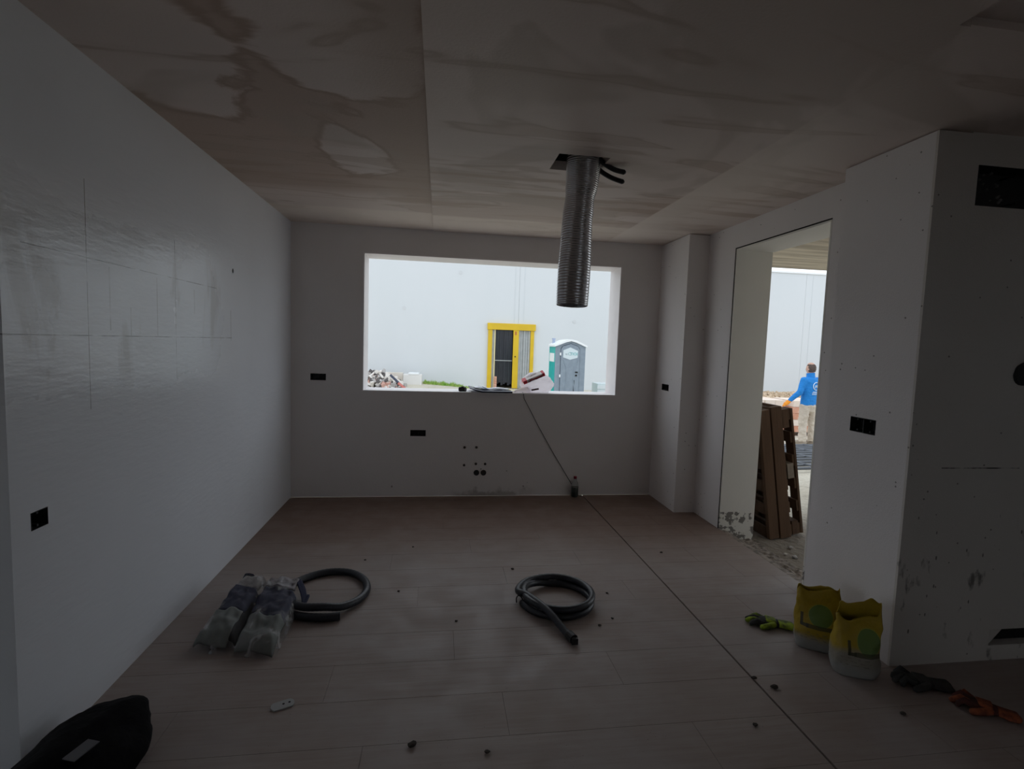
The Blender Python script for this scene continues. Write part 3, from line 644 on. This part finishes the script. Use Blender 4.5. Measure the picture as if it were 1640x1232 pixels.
bm = bmesh.new(); prism(bm, [(2.656, .153), (2.72, .153), (2.656, .085)], YP2+.0, YP2+.044); part('plaster_edge', bm, m_rear, ch, True)
bm = bmesh.new(); lathe(bm, [(0, -.003), (.011, -.002), (.011, 0), (0, 0)], (0, 0, 0), 'z', 14)
for v in bm.verts: v.co = Vector((-L-v.co.z*-1*.5+.0, 3.529+v.co.x, 1.85+v.co.y*1.4))
solo('wall_plug', bm, simple('dark_red_plug', (.10, .03, .03), rough=.7), 'small dark plug hole high on the left wall near corner', 'wall plug', (-L, 3.529, 1.85))

# ------------------------------------------------------------------ duct and conduits from the ceiling hatch
m_alu = M('aluminium_foil_duct', (.60, .61, .64), .27, .95); m_alu.bump(m_alu.noise(25, 4), .0012); m_alu = m_alu.m
path = [(.755, 2.835, 2.62), (.757, 2.835, 2.46), (.757, 2.84, 2.36), (.748, 2.848, 2.25), (.738, 2.845, 2.12), (.735, 2.84, 1.98), (.728, 2.83, 1.83), (.722, 2.822, 1.672)]
def spline(p, t):
    n = len(p)-1; f = t*n; i = min(int(f), n-1); f -= i
    P = [Vector(p[max(0, min(n, i+k))]) for k in (-1, 0, 1, 2)]
    return .5*((2*P[1]) + (P[2]-P[0])*f + (2*P[0]-5*P[1]+4*P[2]-P[3])*f*f + (3*P[1]-P[0]-3*P[2]+P[3])*f**3)
du = thing('flexible_duct', 'silver corrugated flexible air duct hanging from the ceiling hatch', 'duct', (.755, 2.835, H))
bm = bmesh.new(); N = 300; pts = []; rad = []
for i in range(N+1):
    t = i/N; pts.append(spline(path, t)); rb = .0875-.004*t + .0012*math.sin(i*2*pi/4) - (.006*math.exp(-((t-.42)/.05)**2)); sq = 1+.05*math.sin(t*9); rad.append((rb*sq, rb/sq))
loft(bm, pts, rad, 36, ref=(0, 1, 0), cap=False)
dd = part('duct_sleeve', bm, m_alu, du, True, True); so = dd.modifiers.new('solidify', 'SOLIDIFY'); so.thickness = .0015
def corrugated(pts, r0, pitch=.006, amp=.0012, seg=14):
    ln_ = sum((Vector(a)-Vector(b)).length for a, b in zip(pts, pts[1:])); n = max(8, int(ln_/pitch*3)); P = [spline(pts, i/n) for i in range(n+1)]
    bm = bmesh.new(); loft(bm, P, [r0+amp*math.sin(i*2*pi/3) for i in range(n+1)], seg); return bm
m_cond = simple('black_conduit', (.016, .016, .02), rough=.5)
solo('cable_conduit', corrugated([(.80, 2.80, 2.50), (.852, 2.80, 2.448), (.92, 2.81, 2.418), (.985, 2.82, 2.41)], .013), m_cond, 'upper of two black corrugated conduit ends beside the duct', 'conduit', (.85, 2.8, 2.44), 'conduit ends at the ceiling hatch', smooth=True)
solo('cable_conduit', corrugated([(.80, 2.86, 2.50), (.848, 2.86, 2.432), (.92, 2.868, 2.395), (.998, 2.875, 2.376)], .013), m_cond, 'lower of two black corrugated conduit ends beside the duct', 'conduit', (.85, 2.86, 2.43), 'conduit ends at the ceiling hatch', smooth=True)

# ------------------------------------------------------------------ things on the window sill
SZ = ZB+t+.0005 if False else ZB+.0125
tp = thing('tape_measure', 'small black tape measure lying on the window sill', 'tape measure', (.228, 4.90, SZ))
bm = bmesh.new(); prism(bm, [(.19, SZ+.006), (.2, SZ), (.256, SZ), (.266, SZ+.006), (.266, SZ+.032), (.256, SZ+.04), (.2, SZ+.04), (.19, SZ+.032)], 4.872, 4.91); part('case', bm, m_bp, tp, True)
part('thumb_lock', bx(.215, .24, 4.88, 4.90, SZ+.04, SZ+.047, .002), m_bp, tp, True)
bm = bx(.25, .258, 4.866, 4.8722, SZ+.008, SZ+.033); part('side_ring', bm, simple('pale_ring', (.3, .32, .35), rough=.4), tp, True)
fo = thing('document_folder', 'dark navy folder lying open with pale papers on the sill', 'folder', (.49, 4.93, SZ))
m_nav = simple('navy_vinyl', (.012, .018, .05), rough=.45)
bm = bmesh.new(); prism(bm, [(.29, SZ+.034), (.33, SZ+.022), (.40, SZ+.001), (.69, SZ+.001), (.69, SZ+.016), (.41, SZ+.014), (.335, SZ+.03), (.295, SZ+.04)], 4.785, 5.07); part('cover', bm, m_nav, fo, True)
m_pap = simple('white_paper', (.80, .83, .88), rough=.6)
for k, (a, b, yy) in enumerate(((.345, .67, 4.90), (.42, .62, 4.89), (.38, .68, 4.93))):
    bm = bmesh.new(); n = 10
    top = [(a+(b-a)*i/n, SZ+.020+k*.005+.005*math.sin(i*.9+k)+(.018*(1-i/3) if i < 3 else 0)) for i in range(n+1)]
    prism(bm, top+[(p, q-.0025) for p, q in top[::-1]], yy, 5.06-.02*k); part('paper_sheet', bm, m_pap, fo, True)
bm = bmesh.new(); prism(bm, [(.655, SZ+.0215), (.80, SZ+.004), (.80, SZ+.006), (.655, SZ+.0235)], 4.9, 5.0); solo('yellow_paper', bm, simple('pale_yellow_paper', (.80, .68, .25), rough=.6), 'pale yellow paper slip between the folder and the bag', 'paper', (.72, 4.95, SZ))
pbm = M('white_carrier_plastic', (.86, .85, .87), .35); pbm.bump(pbm.noise(28, 4, dist=1), .006)
_mx = pbm.nt.nodes.new('ShaderNodeMixShader'); _tl = pbm.nt.nodes.new('ShaderNodeBsdfTranslucent'); _tl.inputs[0].default_value = (.97, .95, .97, 1); _mx.inputs[0].default_value = .82
pbm.nt.links.new(pbm.b.outputs[0], _mx.inputs[1]); pbm.nt.links.new(_tl.outputs[0], _mx.inputs[2]); pbm.nt.links.new(_mx.outputs[0], pbm.nt.nodes['Material Output'].inputs[0]); m_pb = pbm.m
pb = thing('plastic_bag', 'white plastic carrier bag lying on the sill', 'bag', (.93, 4.96, SZ))
bm = bmesh.new(); bmesh.ops.create_uvsphere(bm, u_segments=56, v_segments=36, radius=1)
for v in bm.verts:
    c = v.co.copy(); n = noise.fractal(c*2.1+Vector((4, 1, 2)), 1, 2, 4)*.12 + abs(noise.noise(c*5))*.07
    c *= 1+n; px = c.x*.158; pz = c.z*.104
    pz -= .05*max(0, -c.x-.35)*1.1
    v.co = Vector((.955+px-.03*(c.z > 0)*c.z, 4.95+c.y*.085, SZ+max(.001, .088+pz)))
part('bag_film', bm, m_pb, pb, True, True)
bm = bmesh.new(); loft(bm, [(.86, 4.93, SZ+.03), (.79, 4.9, SZ+.022), (.73, 4.885, SZ+.01)], [(.045, .035), (.04, .02), (.02, .008)], 14, ref=(0, 0, 1)); wobble(bm, .012, 25); part('bag_corner', bm, m_pb, pb, True, True)
bm = bx(-.036, .036, -.0015, .0015, -.008, .008)
for v in bm.verts: v.co = Matrix.Translation((.918, 4.858, SZ+.034)) @ Matrix.Rotation(math.radians(-11), 4, 'Y') @ v.co
part('bag_label', bm, simple('dark_maroon_label', (.06, .012, .016), rough=.5), pb, True)
m_red = simple('red_carton', (.62, .02, .04), rough=.45); m_cw = simple('white_carton', (.74, .68, .66), rough=.5); m_dk = simple('maroon_carton', (.12, .02, .03), rough=.5)
bxr = thing('carton_box', 'red and white small carton lying on the plastic bag', 'carton', (.915, 4.915, SZ+.128)); bxr.rotation_euler = (math.radians(20), math.radians(-24), 0)
part('carton_body', bx(-.075, .085, -.04, .03, .01, .042, .001), m_cw, bxr)
part('carton_end', bx(.086, .11, -.0405, .0305, .009, .0425, .001), m_red, bxr)
part('carton_end', bx(-.112, -.076, -.0405, .0305, .009, .0425, .001), m_red, bxr)
part('carton_stripe', bx(-.07, .084, -.0415, -.0402, .0105, .022), m_dk, bxr); part('carton_stripe', bx(-.05, .084, -.0415, -.0402, .023, .028), m_red, bxr)
part('carton_mark', bx(-.06, -.02, -.041, -.0402, .031, .038), m_dk, bxr)
bm = bmesh.new(); loft(bm, [(.80, 4.86, SZ+.003), (.80, 4.812, ZB+.006), (.806, 4.806, .94), (.95, 4.806, .68), (1.10, 4.806, .43), (1.283, 4.806, .142), (1.37, 4.79, .004), (1.40, 4.77, .004)], .0028, 6)
solo('cord', bm, simple('dark_cord', (.02, .02, .02), rough=.7), 'thin dark cord running from the sill down to the floor', 'cord', (.8, 4.81, .9))
bo = thing('bottle', 'small bottle with red cap and dark contents by the back wall', 'bottle', (1.325, 4.765, 0))
m_cl = M('clear_plastic', (.75, .78, .78), .12, Transmission_Weight=1.0, IOR=1.2).m
bm = bmesh.new(); lathe(bm, [(.03, .0), (.034, .006), (.034, .095), (.0, .096)], (1.325, 4.765, .001), 'z', 18); part('contents', bm, simple('dark_contents', (.02, .03, .026), rough=.35), bo, True, True)
bm = bmesh.new(); lathe(bm, [(.0345, .097), (.0345, .11), (.028, .14), (.014, .165), (.012, .182), (0, .182)], (1.325, 4.765, 0), 'z', 18); part('bottle_neck', bm, m_cl, bo, True, True)
bm = bmesh.new(); lathe(bm, [(.0155, .178), (.0155, .196), (.013, .2), (0, .2)], (1.325, 4.765, 0), 'z', 16); part('cap', bm, simple('red_cap', (.30, .01, .04), rough=.4), bo, True, True)

# ------------------------------------------------------------------ things on the floor
m_hose = M('dark_grey_hose', (.028, .032, .042), .4); m_hose = m_hose.m
def hose(pts, r, n=160):
    bm = bmesh.new(); P = [spline(pts, i/n) for i in range(n+1)]; loft(bm, P, [r+.0006*math.sin(i*2.2) for i in range(n+1)], 16, rounded=False); return bm
hr = .0185
hc = Vector((.69, 2.765, 0))
def cpt(a, r, z, ry=None): a = math.radians(a); return (hc.x+r*math.cos(a), hc.y+(ry or r)*math.sin(a), z)
P = [cpt(188+22*i, .203-.0012*i, hr+.001 + (.0 if i < 13 else .0125*min(3, i-12))) for i in range(0, 17)]
P += [cpt(188+22*i, .188+.0016*(i-17), .057-.0004*(i-17)) for i in range(17, 30)]
P += [cpt(104+23*i, .206+.004*i, .052+.002*i) for i in range(0, 4)]
P += [(.515, 2.735, .062), (.56, 2.645, .063), (.60, 2.56, .055), (.638, 2.47, .034), (.662, 2.41, .021), (.676, 2.372, hr+.003)]
h2 = thing('coiled_hose', 'dark grey hose coiled in two loops with loose tail, mid floor', 'hose', (hc.x, hc.y, 0), 0, 'coiled hoses on the floor')
part('hose_tube', hose(P, hr, 260), m_hose, h2, True, True)
bm = bmesh.new(); loft(bm, [(.668, 2.392, .024), (.683, 2.352, .022)], .0235, 14, rounded=False); box(bm, .67, .70, 2.335, 2.352, .004, .034); part('end_fitting', bm, m_bp, h2, True)
bm = bmesh.new(); wp = [(.50, 2.72, .02), (.485, 2.742, .045), (.468, 2.748, .054), (.456, 2.738, .044), (.455, 2.725, .028)]; loft(bm, [spline(wp, q/16) for q in range(17)], .0035, 8); part('pull_wire', bm, m_bp, h2, True, True)
h1c = Vector((-.585, 2.935, 0)); P = [(-.50, 2.643, .05)]
for i in range(0, 15):
    a = math.radians(-80-5-24*i) ; P.append((h1c.x+.215*math.cos(a), h1c.y+.262*math.sin(a), .052-.0026*min(i, 12)))
P = [(-.475, 2.668, .021), (-.56, 2.655, .021), (-.68, 2.68, .021), (-.79, 2.76, .021), (-.835, 2.90, .021), (-.80, 3.05, .021), (-.72, 3.15, .021), (-.615, 3.195, .021), (-.50, 3.17, .021), (-.41, 3.07, .021), (-.378, 2.94, .021), (-.41, 2.82, .024), (-.48, 2.735, .034), (-.56, 2.70, .054), (-.66, 2.70, .057), (-.75, 2.74, .057), (-.86, 2.80, .03)]
P[0] = (-.475, 2.665, .021)
h1 = thing('coiled_hose', 'dark hose loop sticking out from under the clear bag', 'hose', (-.6, 2.93, 0), 0, 'coiled hoses on the floor')
part('hose_tube', hose(P, .0205, 220), m_hose, h1, True, True)

# clear bag of folded clothes, on the end of the hose loop
gb = thing('clear_bag', 'clear plastic bag holding folded navy workwear on the floor', 'bag', (-.88, 2.7, 0))
A0, A1, B0, B1 = Vector((-1.075, 3.06, 0)), Vector((-.705, 2.965, 0)), Vector((-1.10, 2.43, 0)), Vector((-.70, 2.335, 0))
def bagp(u, v, z): p = (A0*(1-u)+A1*u)*(1-v) + (B0*(1-u)+B1*u)*v; return Vector((p.x, p.y, z))
def bh(u, v):
    e = min(1, min(u, 1-u)*12)*min(1, min(v, 1-v)*9); e = math.sqrt(max(0, e))
    val = 1-.5*math.exp(-((u-.46-.1*(v-.5))/.035)**2)
    base = .115 if v < .45 else .115-.05*(v-.45)/.55
    return .004 + e*val*(base + .022*noise.noise(Vector((u*5, v*7, 1))) + .012*noise.noise(Vector((u*13, v*16, 4))))
def sheet(u0, u1, v0, v1, off, nu=18, nv=22, edge=None, thick=.012, minz=.002):
    bm = bmesh.new(); T = []; Bt = []
    for j in range(nv+1):
        T.append([]); Bt.append([])
        for i in range(nu+1):
            u, v = u0+(u1-u0)*i/nu, v0+(v1-v0)*j/nv
            if edge: u, v = edge(u, v)
            hh = max(minz+.004, bh(u, v)+off); T[-1].append(bm.verts.new(bagp(u, v, hh))); Bt[-1].append(bm.verts.new(bagp(u, v, max(minz, hh-thick))))
    for j in range(nv):
        for i in range(nu):
            bm.faces.new((T[j][i], T[j+1][i], T[j+1][i+1], T[j][i+1])); bm.faces.new((Bt[j][i], Bt[j][i+1], Bt[j+1][i+1], Bt[j+1][i]))
    for i in range(nu): bm.faces.new((T[0][i], T[0][i+1], Bt[0][i+1], Bt[0][i])); bm.faces.new((T[nv][i], Bt[nv][i], Bt[nv][i+1], T[nv][i+1]))
    for j in range(nv): bm.faces.new((T[j][0], Bt[j][0], Bt[j+1][0], T[j+1][0])); bm.faces.new((T[j][nu], T[j+1][nu], Bt[j+1][nu], Bt[j][nu]))
    return bm
m_cloth = M('navy_workwear', (.012, .016, .055), .8); m_cloth.bump(m_cloth.noise(40, 3), .003); m_cloth = m_cloth.m
m_lin = simple('grey_green_lining', (.19, .21, .20), (.15, .165, .16), 10, .7)
part('garment', sheet(.06, .43, .30, .63, -.006, edge=lambda u, v: (u, v-.16*max(0, .25-u)/.25*0+.07*(u-.2))), m_cloth, gb, True, True)
part('garment', sheet(.50, .96, .30, .66, -.006, edge=lambda u, v: (u, v-.05*(.75-u))), m_cloth, gb, True, True)
part('garment', sheet(.40, .50, .45, .92, -.008, 6, 16), simple('painted_valley_shadow', (.010, .010, .014), rough=.9), gb, True, True)  # black sheet standing in for the shadow in the valley between packets
part('lining_panel', sheet(.03, .42, .645, .965, -.006), m_lin, gb, True, True)
part('lining_panel', sheet(.52, .965, .665, .975, -.006), m_lin, gb, True, True)
part('film_highlight', sheet(.10, .40, .06, .30, -.006), simple('crumpled_tissue', (.34, .32, .32), (.22, .2, .2), 14, .7, bump=.012, bscale=25), gb, True, True)  # pale sheet painted as the white highlights of the crinkled clear film
part('film_highlight', sheet(.46, .92, .05, .27, -.006), simple('crinkle_highlight_b', (.40, .39, .42), (.24, .22, .23), 14, .7, bump=.012, bscale=25), gb, True, True)  # second sheet of painted crinkle highlights, right half of the bag
part('garment_flap', sheet(-.0, .2, -.03, .10, .012, 8, 6), m_cloth, gb, True, True); part('garment_flap', sheet(.93, 1.05, .06, .22, .01, 8, 8), m_cloth, gb, True, True)
pf = M('clear_film', (.9, .92, .95), .18)
mixn = pf.nt.nodes.new('ShaderNodeMixShader'); trn = pf.nt.nodes.new('ShaderNodeBsdfTransparent'); out = pf.nt.nodes['Material Output']
pf.nt.links.new((pf.noise(9, 4, dist=1).rng(.52, .75)*.42+.05).k, mixn.inputs[0]); pf.nt.links.new(trn.outputs[0], mixn.inputs[1]); pf.nt.links.new(pf.b.outputs[0], mixn.inputs[2]); pf.nt.links.new(mixn.outputs[0], out.inputs[0]); pf.bump(pf.noise(22, 4, dist=.5), .012)  # noise whitens the film in streaks, painting highlights on its crinkles
part('film', sheet(0, 1, 0, 1, .004, 40, 48, thick=.2), pf.m, gb, True, True)

# black sack at the near left corner
sk = thing('black_sack', 'lumpy black sack in the near left corner of the floor', 'sack', (-1.08, 1.75, 0))
bm = bmesh.new(); bmesh.ops.create_uvsphere(bm, u_segments=44, v_segments=30, radius=1)
for v in bm.verts:
    c = v.co.copy(); c *= 1+.14*noise.noise(c*1.8+Vector((6, 3, 5)))+.05*noise.noise(c*4)
    v.co = Vector((-1.115+c.x*.165, 1.715+c.y*.285, max(.001, .06+c.z*(.10+.035*max(0, c.y)))))
bmesh.ops.transform(bm, matrix=Matrix.Translation((-1.085, 1.74, 0)) @ Matrix.Rotation(math.radians(-6), 4, 'Z') @ Matrix.Translation((1.085, -1.74, 0)), verts=bm.verts)
part('sack_cloth', bm, simple('black_fabric', (.003, .003, .004), (.005, .005, .006), 20, .9, bump=.006, bscale=30, spec=.15), sk, True, True)
bm = bx(-.022, .022, -.04, .04, 0, .003)
for v in bm.verts: v.co = Matrix.Translation((-1.062, 1.665, .158)) @ Matrix.Rotation(math.radians(-18), 4, 'Z') @ v.co
part('sack_label', bm, simple('grey_label', (.10, .10, .11), rough=.6), sk, True, label='grey cloth label')

# small pierced plate and crumbs
bm = bmesh.new(); pts = [(-.03, -.014), (.02, -.014)] + [(.02+.014*math.cos(a), .014*math.sin(a)) for a in [-pi/2+pi*i/8 for i in range(1, 8)]] + [(.02, .014), (-.03, .014)] + [(-.03+.014*math.cos(a), .014*math.sin(a)) for a in [pi/2+pi*i/8 for i in range(1, 8)]]
pts = [(a*1.1, b*1.7) for a, b in pts]; prism(bm, pts, .001, .006, 'z'); bp = thing('bracket_plate', 'small pale bracket plate with two holes on the near floor', 'bracket', (-.573, 2.036, 0), math.radians(24))
part('plate', bm, simple('pale_grey_plate', (.40, .41, .42), rough=.5), bp)
for q in (-.002, .02):
    bm = bmesh.new(); lathe(bm, [(0, .0055), (.0045, .0055), (.0045, .0064), (0, .0064)], (q, .002, 0), 'z', 12); part('hole', bm, m_dark, bp)
spots = [(.585, 3.01, .010), (.50, 3.20, .008), (1.013, 2.84, .006), (.86, 2.50, .007), (1.47, 1.95, .013), (1.42, 2.02, .009), (-.064, 1.778, .012), (.95, 2.56, .006), (.12, 2.6, .006), (-.2, 2.95, .006), (.2, 1.72, .008), (1.9, 1.75, .009), (1.25, 1.75, .008), (-.45, 3.4, .006), (1.6, 3.4, .008), (-.15, 3.6, .006)]
crumb_labels = ['dark crumb beside the far rim of the coiled hose', 'dark crumb farther out behind the coiled hose, toward the back wall', 'tiny crumb right of the coiled hose, between it and the floor joint', 'tiny crumb just right of the loose end of the coiled hose', 'largest dark crumb lying right of the floor joint, in front of the sacks', 'dark crumb lying close against the floor joint, in front of the sacks', 'dark crumb on the near planks below the coiled hose, left of centre', 'tiny crumb under the right side of the coiled hose, lower one', 'tiny crumb midway between the clear bag and the coiled hose', 'tiny crumb just right of the hose loop by the clear bag', 'dark crumb on the nearest planks, right of the bottom centre', 'dark crumb nearest to the two work gloves at right', 'dark crumb on the nearest planks left of the floor joint', 'tiny crumb behind the hose loop, towards the left wall', 'dark crumb on the floor near the doorway threshold', 'tiny crumb far back on the brown planks left of centre']
for k, (px, py, s) in enumerate(spots):
    bm = bmesh.new(); bmesh.ops.create_icosphere(bm, subdivisions=2, radius=s)
    for v in bm.verts: v.co = v.co*(1+.45*noise.noise(v.co/s*1.3+Vector((k*3, 0, 0)))); v.co.z = v.co.z*.6+s*.5; v.co.x *= 1.3
    zmin = min(v.co.z for v in bm.verts)
    for v in bm.verts: v.co.z -= zmin
    solo('crumb', bm, simple('dark_crumb', (.05, .04, .035), rough=.9), crumb_labels[k], 'crumb', (px, py, .0003), 'crumbs on the plank floor', world=False)
bm = bmesh.new(); loft(bm, [(-1.02, 2.92, .004), (-.96, 2.98, .006), (-.90, 2.995, .004)], .002, 6); solo('straw', bm, simple('pale_straw', (.35, .32, .28), rough=.8), 'thin pale sliver on the floor left of the clear bag', 'sliver', (-.96, 2.97, 0)) if False else None

# yellow material bags by the pier
def sackmat(name, ox, oz, topz, leaf):
    a = M(name, (.37, .255, .012), .55); x, y, z = a.xyz()
    nz = a.noise(10, 4)
    a.mix((z+nz*.05).rng(topz+.04, topz-.01)*.92, (.23, .22, .20))
    a.mix((z+nz*.04).rng(.10, .05)*.8, (.31, .315, .31))
    fr = y.lt(.0)
    cd = ((x-ox)*(x-ox)*leaf + (z-oz)*(z-oz)*(2-leaf)).op('SQRT')
    a.mix(fr*cd.lt(.05)*.9, (.10, .20, .05))
    a.mix(fr*cd.within(.05, .054)*.5, (.3, .35, .05))
    a.mix(fr*(x-ox).abs().lt(.06)*z.within(oz-.062, oz-.043)*.85, (.05, .05, .02))
    a.mix(fr*x.within(ox-.085, ox-.073)*z.within(oz-.06, oz+.0)*.9, (.04, .04, .02))
    a.mix(fr*x.within(ox-.085, ox-.05)*z.within(oz-.06, oz-.045)*.9, (.04, .04, .02))
    for q in (.06, .075, .09): a.mix(fr*z.within(q, q+.006)*x.within(-.07, .05)*a.noise(60, 2).gt(.52)*.5, (.15, .13, .1))
    a.bump(a.noise(14, 4), .012); return a.m
def open_sack(label, loc, rz, rx, ry, h, mat, seed, dip):
    r = thing('material_sack', label, 'sack', loc, rz, 'yellow material sacks by the pier'); bm = bmesh.new(); n, k = 44, 26; rings = []
    for j in range(k+1):
        t = j/k; rg = []
        for i in range(n):
            a = 2*pi*i/n; ca, sa = math.cos(a), math.sin(a); e = .62
            sx, sy = math.copysign(abs(ca)**e, ca), math.copysign(abs(sa)**e, sa)
            prof = (.86+.14*min(1, t*6))*(1-.16*max(0, t-.2)) 
            top = h*(1 - dip*(.5+.5*math.cos(a-2.2-seed)) + .03*math.sin(a*5+seed))
            flat = 1-1.15*max(0, t-.3)
            p = Vector((sx*rx*prof, sy*ry*prof*flat, top*t))
            p += noise.noise_vector(p*9+Vector((seed, 0, 0)))*.02*min(1, t*4) + noise.noise_vector(p*26+Vector((0, seed, 0)))*.007*min(1, t*4)
            p.z = max(.0015, p.z) if j else .0015
            rg.append(bm.verts.new(p))
        rings.append(rg)
    for A, B in zip(rings, rings[1:]):
        for i in range(n): bm.faces.new((A[i], A[(i+1) % n], B[(i+1) % n], B[i]))
    bm.faces.new(rings[0][::-1])
    o = part('sack_paper', bm, mat, r, smooth=True); so = o.modifiers.new('solidify', 'SOLIDIFY'); so.thickness = .003; so.offset = -1
    bm = bmesh.new(); m_ = 20
    c = bm.verts.new((0, 0, h*.42)); rg = [bm.verts.new((rx*.78*math.cos(2*pi*i/m_), ry*.66*math.sin(2*pi*i/m_), h*.36+.01*math.sin(i*2))) for i in range(m_)]
    for i in range(m_): bm.faces.new((c, rg[i], rg[(i+1) % m_]))
    part('powder', bm, simple('grey_powder', (.45, .43, .4), rough=.95), r)
    return r
open_sack('yellow paper sack with green mark leaning on the door edge, rear one', (1.885, 2.235, 0), math.radians(-33), .098, .066, .315, sackmat('sack_print', .012, .175, .075, 1.0), 1.3, .10)
open_sack('yellow and white paper sack with green mark, nearest of the two', (1.918, 2.03, 0), math.radians(-26), .098, .068, .345, sackmat('sack_print_b', .042, .165, .13, 1.15), 1.9, .26)

def glove(label, loc, rz, back, palm, grp, s=1.0, curl=.5, seed=0, sx=1):
    r = thing('work_glove', label, 'glove', loc, rz, grp)
    def mk(pts, rad, bm, ref=(0, 0, 1)): loft(bm, [(p[0]*s*sx, p[1]*s, p[2]*s) for p in pts], [(a[0]*s, a[1]*s) if hasattr(a, '__len__') else a*s for a in rad], 12, ref=ref)
    bm = bmesh.new()
    mk([(0, -.02, .02), (0, .03, .022), (.0, .08, .024)], [(.046, .017), (.053, .022), (.052, .02)], bm)
    o = part('palm', bm, palm, r, smooth=True); remesh(o, .004, 3)
    tips = ((-.036, .085, .072, -9), (-.012, .09, .086, -2), (.013, .088, .08, 4), (.037, .078, .064, 10))
    for k, (fx, fy, ln_, an) in enumerate(tips):
        dx, dy = math.sin(math.radians(an)), math.cos(math.radians(an)); c = curl*(1+.3*math.sin(k*2+seed))
        bm = bmesh.new(); mk([(fx, fy-.02, .022), (fx+dx*ln_*.4, fy+dy*ln_*.4, .026+.012*c), (fx+dx*ln_*.75, fy+dy*ln_*.7, .022), (fx+dx*ln_*.95, fy+dy*ln_*(.95-.15*c), .0145)], [.0155, .0165, .0155, .0135], bm); wobble(bm, .004, 35, seed+k)
        part('finger', bm, back if k % 2 else palm, r, smooth=True)
    bm = bmesh.new(); mk([(-.035, .01, .022), (-.065, .045, .024), (-.08, .085, .018)], [.018, .0185, .016], bm); part('thumb', bm, back, r, smooth=True)
    bm = bmesh.new(); mk([(0, -.10, .016), (0, -.06, .018), (0, -.02, .02)], [(.056, .016), (.05, .016), (.046, .016)], bm); wobble(bm, .006, 30, seed); part('cuff', bm, back, r, smooth=True)
    bm = bmesh.new(); mk([(0.004, -.0, .036), (.004, .05, .0395)], [(.038, .008), (.042, .008)], bm); wobble(bm, .003, 40, seed); part('back_panel', bm, back, r, smooth=True)
    return r
m_lime = simple('lime_fabric', (.34, .48, .02), (.05, .07, .012), 22, .7); m_bk = simple('black_glove_fabric', (.014, .014, .014), (.03, .03, .03), 20, .8)
m_org = simple('orange_red_fabric', (.34, .085, .03), (.12, .025, .012), 25, .75); m_dkr = simple('dark_red_fabric', (.09, .02, .015), (.05, .012, .01), 20, .8); m_char = simple('charcoal_fabric', (.045, .04, .04), (.02, .02, .02), 18, .85)
glove('lime and black work glove on the floor beside the yellow sacks', (1.80, 2.425, .0), math.radians(66), m_lime, m_bk, 'work gloves on the floor', .82, .5, 1)
glove('charcoal work glove on the floor by the pier corner', (2.172, 1.905, .0), math.radians(70), m_char, m_bk, 'work gloves on the floor', .84, 1.5, 2)
glove('orange-red work glove nearest the right edge of the floor', (2.285, 1.725, .0), math.radians(50), m_org, m_dkr, 'work gloves on the floor', .80, 1.5, 3)
